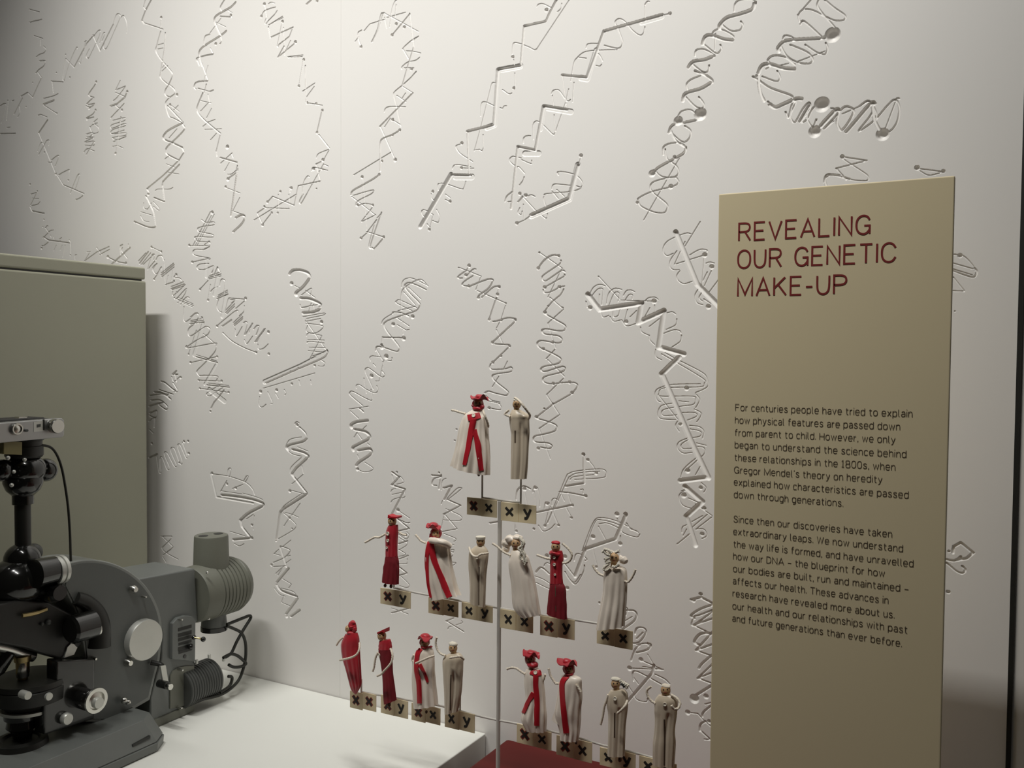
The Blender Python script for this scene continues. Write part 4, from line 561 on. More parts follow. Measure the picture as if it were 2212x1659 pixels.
def doll(k, label, rings, rings2, mats, head, hat, arms, sash=(), buttons=(), shoes=(), slit=None, eyes=None, extra=(), collar=None, **kw):
    c = tp(k, (rings[-1][0]+rings[-1][2])/2, rings[-1][3], YD)
    allr = rings+(rings2 or [])
    zb = min(tp(k, r[0], r[1], YD)[2] for r in allr[-1:]); t = thing('peg_doll', (c[0], YD, zb), label, 'doll', 'peg dolls on the stand')
    full = dress_mb(k, rings+(rings2[1:] if rings2 else []), **kw); bv = bvh_of(full)
    names = mats[0]
    if rings2:
        obj(names[0], dress_mb(k, rings, **kw), mats[1][0], t, smooth=60); obj(names[1], dress_mb(k, rings2, **kw), mats[1][1], t, smooth=60)
    else: obj(names[0], full, mats[1][0], t, smooth=60)
    hx, hy, hr = head; hc = Vector(tp(k, hx, hy, YD)); r = px_r(k, hr, hc)
    hm = MB().ball(hc, (r*.95, r*.95, r*1.06)); ho = obj('head', hm, wood_m, t, smooth=80); hbv = bvh_of(hm)
    for ex, ey, er, mm in (eyes or [(-.42, -.08, .16, eye_m), (.34, -.12, .16, eye_m), (-.05, .5, .2, lip_m)]):
        l, nr = hit(hbv, *cc(k, hx+ex*hr, hy+ey*hr))
        if l is None: continue
        e = MB().ball((0,0,0), (r*er, r*er, r*er*(0.75 if mm is eye_m else .5)), 12, 8); rot = nr.to_track_quat('Z', 'Y')
        e.v = [tuple(l+rot @ Vector((p[0]*(1.5 if mm is lip_m else 1), p[1]*(.6 if mm is lip_m else 1), p[2]*.5))) for p in e.v]
        obj('eye' if mm is eye_m else 'mouth', e, mm, ho, smooth=80)
    neck = tp(k, (rings[0][0]+rings[0][2])/2, rings[0][1], YD); 
    obj('neck', MB().cyl((hc.x*.5+neck[0]*.5, YD, neck[2]-0.004), (0,0,1), r*.62, max(hc.z-neck[2], 0.004), 20), collar or wood_m, t)
    for h in hat:
        nm, m, fn = h; mb = fn(hc, r); obj(nm, mb, m, t, smooth=50)
    for pts, dy in arms: obj('arm', arm(k, pts, dy), cord_m, t, smooth=60)
    for pts, wd, fl in sash: obj('sash', ribbon(k, pts, wd, bv, flare=fl), ribbon_m, t, smooth=60)
    for bx, by, br in buttons:
        l, nr = hit(bv, *cc(k, bx, by))
        if l is None: continue
        rr = px_r(k, br, l); bo = obj('button', MB().lathe(l+nr*0.0004, nr, [(0, rr), (rr*.5, rr), (rr*.55, rr*.75), (rr*.35, rr*.45), (rr*.35, 0)], 18), kw_b.get(label, wool_m), t, smooth=40)
    for sx, sy, sr in shoes:
        p = tp(k, sx, sy, YD); rr = px_r(k, sr, p); obj('foot', MB().ball(p, (rr*.7, rr*.9, rr)), shoe_m, t, smooth=80)
    if slit:
        m = ribbon(k, slit[0], slit[1], bv, 0.00025); obj('trouser_gap_shade', m, mat('fold_shade', (0.10, 0.065, 0.04), 0.8), t, smooth=0)  # dark strip paints the shade in the cleft between the legs
    for nm, m, mb in extra: obj(nm, mb, m, t, smooth=60)
kw_b = {}
def hood(scale=1.24, back=.42, amp=.0012, seed=0, dz=.08):
    return lambda hc, r: crumple(MB().ball(hc-TOCAM*r*back+Vector((0, 0, r*dz)), (r*scale, r*scale, r*scale*1.06), 36, 20), amp, seed)
def lobes(k, L, amp=.0016, seed=0):
    def fn(hc, r):
        m = MB()
        for x, y, rx, ry, d in L:
            p = Vector(tp(k, x, y, YD))+TOCAM*r*d; m.ball(p, (px_r(k, rx, p), px_r(k, rx, p)*.75, px_r(k, ry, p)), 28, 16)
        return crumple(m, amp*.8, seed, 230)
    return fn
def brim(k, x, y, rpx, ph=0.0, tilt=.35, ruf=.34, crown=.5):
    # a floppy round brim with a ruffled edge and a soft crown
    def fn(hc, r):
        c = Vector(tp(k, x, y, YD))+TOCAM*r*.15; R_ = px_r(k, rpx, c)
        nrm = (Vector((0, 0, 1))+TOCAM*tilt).normalized(); u = nrm.cross(Vector((0, 1, 0))).normalized(); v = nrm.cross(u); top, bot = [], []
        for j in range(9):
            q = j/8; row = []
            for i in range(48):
                a = 2*PI*i/48; hgt = ruf*R_*q*q*(math.sin(3*a+ph)+.55*math.sin(5*a+ph*1.7)); rad = R_*max(q, .02)*(1+.12*math.sin(2*a+ph))
                row.append(c+u*rad*math.cos(a)+v*rad*.85*math.sin(a)+nrm*hgt)
            top.append(row); bot.append([p-nrm*.0011 for p in row])
        m = MB().grid(top[::-1]+[[p for p in b] for b in bot]); cc_ = c+nrm*R_*.12
        m.ball(cc_, (R_*crown*1.1, R_*crown, R_*crown*.62), 28, 14)
        return crumple(m, .0008, ph, 150)
    return fn
def wedge(k, poly, depth=0.014, dy=-0.007):
    return lambda hc, r: MB().prism([tp(k, x, y, YD+dy) for x, y in poly], (0, depth, 0))
def strands(k, S, dy=-.006, r=.0013):
    def fn(hc, rr):
        m = MB()
        for s in S: m.tube([tp(k, x, y, YD+dy) for x, y in s], r, 8, 6, .25, .003)
        return m
    return fn
DR = (('dress',), (cream_m,)); SU = (('suit',), (suit_m,)); JT = (('jacket', 'skirt'), (red_m, dred_m))
# top row
kw_b['a'] = pearl_m
doll('a', 'doll in wide white dress with red hat and long red sash, top row', [(535,330,640,330),(450,380,660,390),(415,440,682,450),(385,550,692,560),(350,720,702,740),(320,860,706,900),(297,962,697,1068)], None, DR, (583,268,52),
     [('hat', red_m, brim('a', 602, 205, 96, 0.4, -.12, .26)), ('hood', red_m, hood(1.22, .5, seed=2)), ('chin_scarf', red_m, lobes('a', [(580,322,62,34,.35),(625,305,36,30,.3),(540,300,30,26,.4)], seed=5))],
     [([(440,382),(380,366),(330,350),(288,342)], -.004), ([(640,350),(660,400),(690,480),(700,530)], [-.008,-.012,-.008,-.004])],
     sash=[([(535,440),(500,600),(470,780),(432,955)], 62, .75), ([(540,560),(575,700),(600,860),(618,1018)], 52, 1.1), ([(472,430),(535,418),(602,400)], 66, 1.0)], buttons=[(538,405,22)], shoes=[(592,1062,22)], depth=.6, folds=.13, nf=6)
doll('a', 'doll in long cream suit with one arm over its head, top row', [(965,338,1060,338),(935,400,1160,400),(938,450,1158,450),(945,560,1157,560),(956,640,1150,640),(955,900,1142,900),(952,1110,1122,1112)], None, SU, (1018,278,50),
     [('hair', wool_m, lobes('a', [(1005,238,30,16,.2)], seed=8))], [([(945,415),(905,398),(885,385),(905,362),(932,342)], -.008), ([(1150,440),(1165,400),(1130,345),(1095,300),(1060,255),(1025,222),(995,205)], [-.004,-.01,-.016,-.02,-.02,-.014,-.008])],
     slit=([(1000,570),(1000,640),(1000,705)], 16), cleft=0.36, depth=.55, folds=.09)
# middle row
doll('b', 'doll in deep red coat and skirt with arms out, at left end of middle row', [(390,292,530,292),(350,400,535,400),(345,600,525,600),(345,740,525,742)], [(345,738,525,740),(330,820,545,815),(310,930,550,930),(295,1100,543,1145)], JT, (446,237,66),
     [('hat', ribbon_m, wedge('b', [(384,148),(432,172),(512,176),(512,202),(445,190),(380,196)]))], [([(350,420),(300,450),(255,470),(200,468),(150,490),(100,520),(55,542)], -.004), ([(540,390),(590,425),(650,440)], .002)],
     buttons=[(388,415,28),(388,515,24),(372,618,18)], shoes=[(345,1160,28),(430,1170,30)], depth=.55, folds=.06)
doll('b', 'doll in white dress and big red bonnet with red sash, second along middle row', [(980,490,1150,485),(925,540,1265,560),(905,640,1280,650),(910,800,1300,830),(935,1000,1340,1050),(972,1200,1380,1200),(1010,1365,1418,1300)], None, DR, (1075,415,66),
     [('hat', red_m, brim('b', 1035, 312, 112, 2.2, -.05, .22, .62)), ('hood', red_m, hood(1.25, .45, seed=4)), ('chin_scarf', red_m, lobes('b', [(1010,450,36,36,.4),(1060,470,46,24,.5)], seed=12))],
     [([(925,550),(860,520),(820,475),(780,432)], -.002)], sash=[([(990,540),(960,660),(945,800),(950,1000),(965,1160),(1000,1335)], 62, .5), ([(1000,560),(1040,760),(1110,950),(1190,1150),(1270,1325)], 78, .95)],
     depth=.55, folds=.15, nf=5, extra=[('shawl', cream_m, crumple(MB().tube([tp('b', 1000,510,YD-.010), tp('b', 1090,525,YD-.016), tp('b', 1200,550,YD-.012), tp('b', 1270,600,YD-.004)], .0048, 12, 6), .0008, 3))])
doll('b', 'doll in cream suit with flat white cap and folded arms, beside the post', [(1640,590,1770,590),(1560,660,1820,660),(1545,760,1825,760),(1545,880,1812,880),(1558,1100,1790,1100),(1560,1280,1785,1280),(1562,1400,1775,1470)], None, SU, (1715,535,66),
     [('hat', wool_m, lambda hc, r: MB().lathe(hc+Vector((-.0003, 0, r*.55)), (0,0,1), [(0, r*1.02), (r*.1, r*1.06), (r*.62, r*1.06), (r*.68, r*.9)], 28))], [([(1550,615),(1575,690),(1620,740),(1680,745)], [-.004,-.012,-.017,-.018]), ([(1822,695),(1770,705),(1715,712),(1675,742)], [-.004,-.012,-.017,-.019])],
     slit=([(1694,895),(1690,1100),(1688,1440)], 16), buttons=[(1665,760,20)], cleft=0.34, depth=.55, folds=.08)
doll('c', 'doll in white gown and white veil leaning left, just right of the post', [(258,392,370,385),(238,470,458,470),(230,560,490,560),(245,720,530,720),(270,900,560,900),(300,1100,590,1080),(392,1222,608,1188)], None, DR, (312,310,64),
     [('veil', cream_m, lobes('c', [(200,300,66,62,-.3),(250,250,80,46,-.2),(330,235,70,34,-.3),(190,370,50,50,-.3)], seed=21)), ('hair', wool_m, strands('c', [[(350,230),(395,280),(385,340),(350,370),(395,430),(440,520),(425,570)],[(365,250),(410,300),(390,380),(420,450),(410,540)],[(345,375),(380,400),(370,470),(400,520)]], -.012, .0022))],
     [([(245,455),(180,425),(130,390),(80,345),(22,308)], -.004)], depth=.6, folds=.12, nf=6)
doll('c', 'doll in red jacket and trousers with arms raised, fifth along middle row', [(750,400,880,400),(735,490,895,490),(735,620,880,620),(733,800,888,800)], [(733,798,888,798),(725,880,920,870),(705,1050,930,1060),(695,1170,935,1245)], (('jacket', 'trousers'), (red_m, dred_m)), (803,352,60),
     [('hat', ribbon_m, lobes('c', [(803,300,58,26,.0)], .0006, 31)), ('scarf', red_m, lambda hc, r: crumple(MB().tube([hc+Vector((r*1.05*math.cos(a), r*1.0*math.sin(a), -r*1.25+.15*r*math.sin(3*a))) for a in [i*2*PI/14 for i in range(15)]], r*.33, 12, 4), .0008, 6))],
     [([(745,500),(690,492),(640,475),(570,450)], -.004), ([(890,550),(940,545),(985,510),(1002,450),(980,400),(940,355),(885,308)], -.003)], buttons=[(790,480,20),(790,568,20),(795,692,14)], slit=([(800,830),(800,1000),(805,1150)], 9), depth=.5, folds=.08)
doll('c', 'doll in white satin gown with frizzy white hair, at right end of middle row', [(1440,590,1590,585),(1405,640,1660,625),(1400,760,1670,725),(1385,950,1660,950),(1350,1150,1648,1150),(1317,1370,1627,1330)], None, DR, (1527,490,64),
     [('hair', wool_m, strands('c', [[(1480,450),(1430,440),(1400,400),(1380,420)],[(1500,425),(1450,390),(1400,380)],[(1475,480),(1430,500),(1405,490)],[(1540,420),(1590,400),(1560,410)],[(1480,530),(1440,545),(1420,520)],[(1460,560),(1410,600),(1400,630),(1440,640),(1480,610)],[(1500,590),(1540,600),(1590,560)]], -.010, .0020)), ('veil', cream_m, lobes('c', [(1645,520,50,48,-.1),(1610,490,34,40,-.1),(1480,420,60,34,-.5)], seed=33))],
     [([(1405,710),(1350,690),(1310,655),(1280,615),(1260,575)], -.003), ([(1640,765),(1690,785),(1730,750),(1760,700),(1790,630)], -.004)], depth=.6, folds=.13, nf=5)
# bottom row
doll('d', 'doll wrapped in red cloth with a red hood, at left end of bottom row', [(265,290,430,280),(218,390,455,360),(210,470,462,460),(230,600,470,600),(270,740,475,740),(310,880,478,880),(345,1000,472,960),(398,1068,412,1066)], None, (('dress',), (red_m,)), (312,228,46),
     [('hood', red_m, lobes('d', [(362,190,60,66,-.3),(385,240,40,50,.0),(345,275,60,26,.2),(370,150,40,30,-.1)], seed=41)), ('headband', ribbon_m, lobes('d', [(352,200,32,20,.55)], .0008, 42))],
     [([(248,335),(215,360),(185,395),(160,437)], -.003), ([(455,405),(452,480),(425,545),(370,585),(290,610),(203,628)], [-.006,-.012,-.016,-.018,-.018,-.014])], depth=.55, folds=.13, nf=5)
doll('d', 'slim doll in deep red dress with pointed red cap, second along bottom row', [(705,372,850,362),(692,430,870,420),(690,490,872,490)], [(690,488,872,488),(700,560,875,560),(715,650,880,640),(740,800,888,800),(748,1000,912,990),(762,1192,932,1140)], (('jacket', 'dress'), (red_m, dred_m)), (740,318,60),
     [('hat', ribbon_m, wedge('d', [(675,276),(772,230),(772,278),(735,266),(678,296)]))], [([(690,530),(662,590),(648,660),(640,720),(622,772)], -.004), ([(850,478),(876,560),(866,640),(830,700),(770,765),(735,805),(680,832)], [-.010,-.014,-.016,-.018,-.019,-.018,-.015])],
     buttons=[(712,560,20)], shoes=[(832,1200,30)], depth=.5, folds=.06)
doll('d', 'doll in white gown with wide red hat and red scarf, third along bottom row', [(1225,470,1380,470),(1152,540,1410,530),(1132,640,1420,640),(1120,760,1420,780),(1125,950,1432,950),(1140,1130,1447,1130),(1152,1235,1450,1205)], None, DR, (1287,405,56),
     [('hat', red_m, brim('d', 1297, 338, 114, 4.0, -.12, .2, .55)), ('hood', red_m, hood(1.18, .5, seed=7)), ('chin_scarf', red_m, lobes('d', [(1290,460,64,18,.3),(1365,458,24,16,.2)], seed=52))],
     [([(1150,560),(1128,610),(1145,650),(1172,662)], -.006), ([(1410,572),(1350,590),(1260,630),(1175,668)], [-.010,-.016,-.019,-.017])],
     sash=[([(1240,485),(1205,540),(1188,640),(1185,760),(1212,900),(1220,1040),(1222,1180)], 56, .9), ([(1225,680),(1280,780),(1325,910)], 44, .5)], shoes=[(1310,1290,22)], depth=.55, folds=.13, nf=5)
doll('d', 'doll in cream suit raising one arm to the red hat, fourth along bottom row', [(1595,540,1740,540),(1530,600,1785,600),(1518,720,1782,700),(1525,850,1778,850),(1540,1050,1760,1050),(1543,1200,1735,1190),(1545,1320,1712,1285)], None, SU, (1651,475,58),
     [('hat', wool_m, lobes('d', [(1652,425,60,34,-.05)], .0006, 61))], [([(1555,570),(1500,550),(1460,510),(1435,450),(1430,390),(1442,335)], -.006), ([(1790,620),(1740,582),(1680,588),(1610,600)], [-.006,-.014,-.017,-.017])],
     slit=([(1624,815),(1618,1000),(1615,1270)], 14), cleft=0.36, depth=.55, folds=.08)
doll('e', 'doll in white dress with twisted red hat and open arms, fifth along bottom row', [(340,390,495,390),(318,470,545,470),(320,600,560,600),(330,760,575,760),(303,900,580,900),(283,1030,580,1030),(345,1170,575,1192)], None, DR, (385,272,54),
     [('hat', red_m, brim('e', 400, 195, 104, 1.2, .0, .30, .55)), ('hood', red_m, hood(1.3, .5, seed=9)), ('chin_scarf', red_m, lobes('e', [(420,335,80,42,.25),(350,300,26,26,.4)], seed=72))],
     [([(320,455),(270,425),(210,385),(150,375),(88,393)], -.004), ([(540,555),(562,520),(578,458)], .0)],
     sash=[([(458,470),(455,600),(468,760),(472,950),(472,1115)], 62, .85), ([(430,700),(370,800),(300,955)], 62, .6), ([(395,425),(458,445),(520,440)], 66, 1)], buttons=[(455,438,24)], depth=.6, folds=.15, nf=5)
doll('e', 'doll in white dress with red bow hat and straight red sash, sixth along bottom row', [(795,470,950,470),(770,540,1035,520),(755,640,1040,640),(735,760,1035,800),(710,930,1020,930),(740,1060,1010,1060),(772,1190,1005,1190),(778,1290,985,1312)], None, DR, (888,398,58),
     [('hat', red_m, brim('e', 858, 305, 122, 0.2, -.12, .26, .45)), ('hood', red_m, hood(1.35, .5, seed=10)), ('chin_scarf', red_m, lobes('e', [(880,455,60,24,.3)], seed=82))],
     [([(755,575),(715,575),(680,530),(645,470),(622,385)], -.003), ([(985,595),(1010,640),(1035,685)], -.008)],
     sash=[([(865,480),(805,560),(800,680),(810,860),(850,1210)], 62, 1.0)], shoes=[(975,1335,22)], depth=.58, folds=.15, nf=5,
     extra=[('cape', cream_m, MB().prism([tp('e', 768, 700, YD-.002), tp('e', 660,1045,YD-.004), tp('e', 700,1080,YD-.006), tp('e', 790,1130,YD-.006), tp('e', 800,760,YD-.006)], (0, .0014, 0)))])
doll('f', 'doll in cream suit with a long plait and hanging arms, seventh along bottom row', [(340,490,540,480),(302,560,585,550),(290,680,590,680),(302,800,580,780),(315,950,560,950),(308,1200,545,1200),(300,1470,535,1480)], None, SU, (415,398,72),
     [('hair', wool_m, lobes('f', [(415,325,72,32,.0),(470,350,36,36,-.1)], .001, 91)), ('plait', wool_m, strands('f', [[(480,340),(520,380),(560,420),(590,470)],[(500,370),(560,395),(610,430)]], .0, .0024)), ('hair_ribbon', mblack_m, strands('f', [[(490,400),(525,415),(545,450)]], -.008, .0016))],
     [([(305,560),(280,640),(245,740),(222,880),(190,1008)], -.004), ([(590,650),(560,720),(500,790),(445,838)], [-.008,-.016,-.019,-.018])], slit=([(402,830),(400,980),(398,1200)], 20), buttons=[(410,615,30)], shoes=[(480,1530,40)], cleft=0.40, depth=.55, folds=.09)
doll('f', 'doll in cream suit with bent arms and brown face, at right end of bottom row', [(1065,560,1250,560),(1012,640,1330,640),(1010,760,1320,780),(1015,880,1310,900),(1005,1100,1288,1100),(985,1300,1288,1300),(985,1600,1270,1640)], None, SU, (1165,492,78),
     [('hat', cord_m, lobes('f', [(1168,430,70,34,.0)], .0006, 95))], [([(1010,690),(950,650),(900,580),(885,495),(950,436)], -.004), ([(1245,560),(1330,610),(1380,690),(1350,765),(1290,770),(1255,720)], [-.004,-.006,-.008,-.012,-.016,-.018])],
     slit=([(1145,930),(1150,1200),(1145,1620)], 22), buttons=[(1155,700,30)], cleft=0.36, depth=.55, folds=.09)
# ------------------------------------------------------------------ the photomicroscope on the white plinth
XO = -1.44                                             # plane of the optical axis
def sx(x, y, X=XO): return Vector(onX(x, y, X))
def rr(n, x, y, X=XO): return n*mpp(onX(x, y, X))
def vcyl(x, y0, y1, r, X=XO, mb=None, prof=None):
    """upright turned part centred on pixel column x between pixel rows y0 (top) and y1"""
    mb = mb or MB(); a, b = sx(x, y1, X), sx(x, y0, X); a.y = b.y = (a.y+b.y)/2; h = b.z-a.z; R_ = rr(r, x, (y0+y1)/2, X)
    prof = prof or [(0, .94), (.04, 1), (.96, 1), (1, .94)]
    return mb.lathe(a, (0,0,1), [(0, 0.0)]+[(t*h, q*R_) for t, q in prof]+[(h, 0.0)], 40)
def xcyl(x, y, r, X0, X1, mb=None, prof=None, n=40):
    mb = mb or MB(); a = sx(x, y, X1); R_ = rr(r, x, y, X1); l = X1-X0; a.x = X0
    prof = prof or [(0, 1), (.85, 1), (1, .93)]
    return mb.lathe(a, (1,0,0), [(0, 0)]+[(t*l, q*R_) for t, q in prof]+[(l, 0)], n)
def xprism(poly, X, th, mb=None):
    return (mb or MB()).prism([sx(x, y, X) for x, y in poly], (-th, 0, 0))
ax = sx(49, 1300)
ms = thing('microscope', (-1.42, -0.40, ZP), 'large grey and black photomicroscope with a ribbed lamp house on the white plinth', 'microscope')
# base: a long slab with sloping sides
bx, by = -1.315, -0.332; tz = float(onX(347, 1543, -1.332)[2])
def ringbox(x0, x1, y0, y1, z): return [(x0,y0,z),(x1,y0,z),(x1,y1-.03,z),(x1-.02,y1,z),(x0,y1,z)]
b = MB().grid([ringbox(-1.62, bx, -0.95, by, ZP+.002), ringbox(-1.62, bx+.001, -0.95, by+.001, ZP+.0165), ringbox(-1.62, bx-.0025, -0.95, by-.0025, ZP+.0168), ringbox(-1.62, bx-.0025, -0.95, by-.0025, ZP+.0182), ringbox(-1.62, bx-.001, -0.95, by, ZP+.0186), ringbox(-1.61, bx-.022, -0.95, by-.012, tz)])
base = obj('base', b, grey_m, ms, smooth=0, bevel=0.003)
sl = [onX(x, y, bx-.004) for x, y in ((287, 1609), (325, 1589), (325, 1594), (287, 1614))]
obj('slot', MB().prism(sl, (-0.006, 0, 0)), mblack_m, base, smooth=0)
ft = [onZ(x, y, ZP) for x, y in ((361, 1567), (424, 1538))]
obj('foot', MB().box((-1.55, ft[0][1]-.05, ZP+.001), (-1.400, ft[1][1], ZP+.017)), grey2_m, ms, smooth=0, bevel=0.002)
# the curved limb
arc = [(195+156*math.cos(a), 1365-156*math.sin(a)) for a in np.linspace(math.radians(112), math.radians(-6), 30)]
limb = arc+[(346, 1425), (336, 1460), (324, 1512), (240, 1560), (185, 1560), (185, 1425), (180, 1385), (170, 1335), (152, 1296), (136, 1262)]
lo = obj('limb', xprism(limb, -1.402, .085), mat('lit_rim_grey_enamel', (0.24, 0.25, 0.235), 0.42, noise=.05, nscale=25), ms, smooth=30, bevel=0.002)  # paler grey puts the light on its top rim into the colour
inner = [(195+150*math.cos(a), 1366-150*math.sin(a)) for a in np.linspace(math.radians(108), math.radians(-6), 30)]+[(340, 1425), (331, 1458), (320, 1506), (240, 1553), (190, 1553), (190, 1425), (185, 1385), (175, 1335), (158, 1296), (142, 1265)]
obj('cover_plate', xprism(inner, -1.3995, .004), mat('slate_grey_enamel', (0.105, 0.112, 0.106), 0.42, noise=.05, nscale=25), ms, smooth=30)
# rear housing
hs = [(297, 1251), (421, 1228), (428, 1342), (421, 1346), (421, 1528), (326, 1566), (325, 1508), (338, 1458), (348, 1425), (352, 1372), (340, 1318), (322, 1282)]
obj('rear_housing', xprism(hs, -1.404, .115), grey_m, ms, smooth=30, bevel=0.003)
vp = obj('vent_plate', xprism([(373, 1347), (384, 1335), (400, 1330), (416, 1331), (423, 1340), (422, 1430), (372, 1424)], -1.396, .009), grey_m, ms, smooth=0, bevel=0.0015)
for i, (xa, ya, xb, yb, hh) in enumerate(((385,1357,414,1349,7), (385,1369,414,1361,8), (385,1379,414,1371,7), (386,1389,414,1381,6), (385,1399,414,1390,8), (386,1407,414,1399,6))):
    obj('vent_slot', xprism([(xa, ya), (xb, yb), (xb, yb+hh), (xa, ya+hh)], -1.3955, .004), mblack_m, vp, smooth=0)
obj('side_panel', xprism([(368, 1532), (368, 1462), (374, 1450), (386, 1442), (400, 1439), (420, 1438), (420, 1519)], -1.401, .006), grey2_m, ms, smooth=0, bevel=0.001)
lv = obj('clamp_lever', MB().tube([sx(418, 1377, -1.385), sx(430, 1379, -1.375), sx(439, 1381, -1.37)], .0016, 10, 3), brass_m, ms)
obj('lever_ball', MB().ball(sx(419, 1377, -1.386), .0045), black_m, lv); obj('lever_ball', MB().ball(sx(439, 1381, -1.37), .005), black_m, lv)
obj('dark_knob', MB().ball(sx(412, 1397, -1.39), .006), black_m, ms); obj('plug', xcyl(400, 1418, 4, -1.40, -1.3945), black_m, ms)
# lamp house: ribbed barrel along the depth of the case
LX = -1.425; lr = 0.0575
ya, yb = float(sx(421, 1280, LX+lr)[1])+.040, -0.052
lz = float(sx(455, 1272, LX+lr*.7)[2])-.015
prof = [(0, 0), (0, lr*.93), (.004, lr*.97), (.030, lr*.99)]; y = .031; L = yb-ya
while y < L-.034: prof += [(y, lr*1.0), (y+.0058, lr*1.015), (y+.0066, lr*.965), (y+.0088, lr*.965)]; y += .0094
prof += [(L-.030, lr*.99), (L-.018, lr*.90), (L-.008, lr*.72), (L-.002, lr*.45), (L, 0)]
lh = obj('lamp_house', MB().lathe((LX, ya, lz), (0,1,0), prof, 64), grey2_m, ms, smooth=40)
cy_ = ya+.054; ct = float(sx(462, 1158, LX)[2])+.004
ch = obj('chimney', MB().lathe((LX, cy_, lz+lr*.5), (0,0,1), [(0, 0), (0, .036), (ct-lz-lr*.5-.004, .0335), (ct-lz-lr*.5-.001, .0325), (ct-lz-lr*.5, .030), (ct-lz-lr*.5, 0)], 48), grey2_m, lh, smooth=40)
for dx, dy in ((-.004, -.017), (.004, .015)):
    obj('vent_hole', MB().lathe((LX+dx, cy_+dy, ct-.001), (0,0,1), [(0, 0), (0, .0095), (.0015, .0095), (.0015, 0)], 28), mblack_m, ch, smooth=40)
obj('socket', MB().lathe((LX+.005, cy_+.002, lz-lr-.018), (0,0,1), [(0, 0), (0, .025), (.006, .0255), (.03, .023), (.03, 0)], 40), grey_m, lh, smooth=40)
obj('socket_ring', MB().lathe((LX+.005, cy_+.002, lz-lr-.026), (0,0,1), [(0, 0), (0, .0265), (.009, .0265), (.009, 0)], 40), black_m, lh, smooth=40)
for x, y in ((448, 1237), (451, 1336)):
    obj('screw', MB().ball(sx(x, y, LX+lr*(.80 if y < 1300 else .55)), .003), chrome_m, lh)
# ribbed resistor behind the housing
cz_ = sx(458, 1466, -1.405); c0, c1 = float(sx(421, 1470, -1.37)[1]), float(sx(488, 1462, -1.37)[1]); cr0 = rr(41, 458, 1466, -1.405)
prof = [(0, 0)]; y = 0; L = c1-c0
while y < L-.004: prof += [(y, cr0*.95), (y+.0012, cr0), (y+.0042, cr0), (y+.0054, cr0*.95)]; y += .0062
prof += [(L, cr0*.95), (L, 0)]
rs = obj('resistor_coil', MB().lathe((-1.415, c0, cz_.z), (0,1,0), prof, 48), dgrey_m, ms, smooth=30)
obj('end_cap', MB().lathe((-1.415, c1, cz_.z), (0,1,0), [(0, 0), (0, cr0*.86), (.008, cr0*.80), (.008, 0)], 40), alu_m, rs, smooth=40)
for x, y in ((425, 1430), (452, 1418), (483, 1424)): obj('terminal', MB().cyl(sx(x, y+4, -1.40), (0,0,1), .003, .008, 14), alu_m, rs)
for pts in ([(490, 1349), (505, 1343), (525, 1335), (539, 1330), (541, 1336), (528, 1357), (512, 1385), (500, 1410), (487, 1420)], [(490, 1352), (505, 1358), (520, 1366), (528, 1380), (531, 1400), (529, 1430), (518, 1465), (500, 1486), (478, 1500), (450, 1508), (424, 1512)],
            [(482, 1421), (498, 1413), (512, 1416), (525, 1426), (531, 1434), (520, 1440), (505, 1441), (494, 1436)], [(493, 1461), (501, 1463), (499, 1476), (492, 1485), (475, 1496)]):
    obj('power_cord', MB().tube([sx(x, y, -1.385) for x, y in pts], .0031, 10, 6), cable_m, ms, smooth=60)
# fittings on the limb
dk = obj('large_dial', xcyl(316, 1383, 44, -1.402, -1.386, prof=[(0, 1), (.8, 1), (1, .97), (1, .9)]), alu_m, ms, smooth=40)
xcs = ((283, 1433, 9), (294, 1274, 9), (316, 1290, 3), (143, 1225, 4), (208, 1424, 4), (394, 1339, 3), (395, 1448, 3), (393, 1530, 3))
for x, y, r in xcs:
    obj('screw', xcyl(x, y, r, -1.405, -1.388, prof=[(0, 1), (.7, 1), (1, .6)], n=24), chrome_m, ms)
obj('latch', MB().ball(sx(268, 1513, -1.39), .006).ball(sx(277, 1517, -1.388), .005), chrome_m, ms)
ml = obj('mirror_lever', MB().tube([sx(326, 1431, -1.395), sx(345, 1435, -1.385), sx(350, 1438, -1.38)], .0045, 12, 3), mblack_m, ms)
obj('lever_arm', MB().prism([sx(347, 1439, -1.377), sx(358, 1437, -1.377), sx(364, 1474, -1.377), sx(353, 1476, -1.377)], (-.004, 0, 0)), alu_m, ml, smooth=0)
obj('lever_grip', xcyl(362, 1481, 8.5, -1.383, -1.36), black_m, ml); obj('grip_screw', xcyl(369, 1484, 7, -1.366, -1.355), chrome_m, ml)
# optical column
obj('adapter', vcyl(52, 943, 988, 38, prof=[(0, .9), (.1, 1), (.55, 1), (.57, .94), (.8, .94), (.82, 1.02), (1, 1.02)]), mblack_m, ms, smooth=40)
pp = sx(28, 968, XO+.036); obj('name_plate', MB().prism([sx(x, y, XO+.036) for x, y in ((8, 952), (48, 955), (48, 983), (8, 981))], (-.012, 0, 0)), olive_m, ms, smooth=0, bevel=.0008)
cl = obj('shutter_housing', MB().ball(sx(52, 1014), (rr(44, 52, 1014),)*2+(rr(36, 52, 1014),), 36, 20).ball(sx(98, 1015), rr(25, 98, 1015)).ball(sx(4, 1016), rr(24, 4, 1016)), black_m, ms, smooth=60)
for x, y, d, r in ((17, 989, .034, .0036), (53, 993, .033, .0032), (30, 1019, .036, .003), (25, 1048, .030, .0034), (99, 1012, .018, .002)):
    obj('screw', MB().ball(sx(x, y, XO+d), r), alu_m, cl)
obj('reducing_cone', vcyl(50, 1030, 1070, 40, prof=[(0, .55), (.3, .85), (.7, 1), (1, 1)]), black_m, ms, smooth=50)
obj('collar', vcyl(49.5, 1066, 1089, 21.5), black_m, ms, smooth=40)
obj('tube', vcyl(49.5, 1086, 1195, 16), mblack_m, ms, smooth=40)
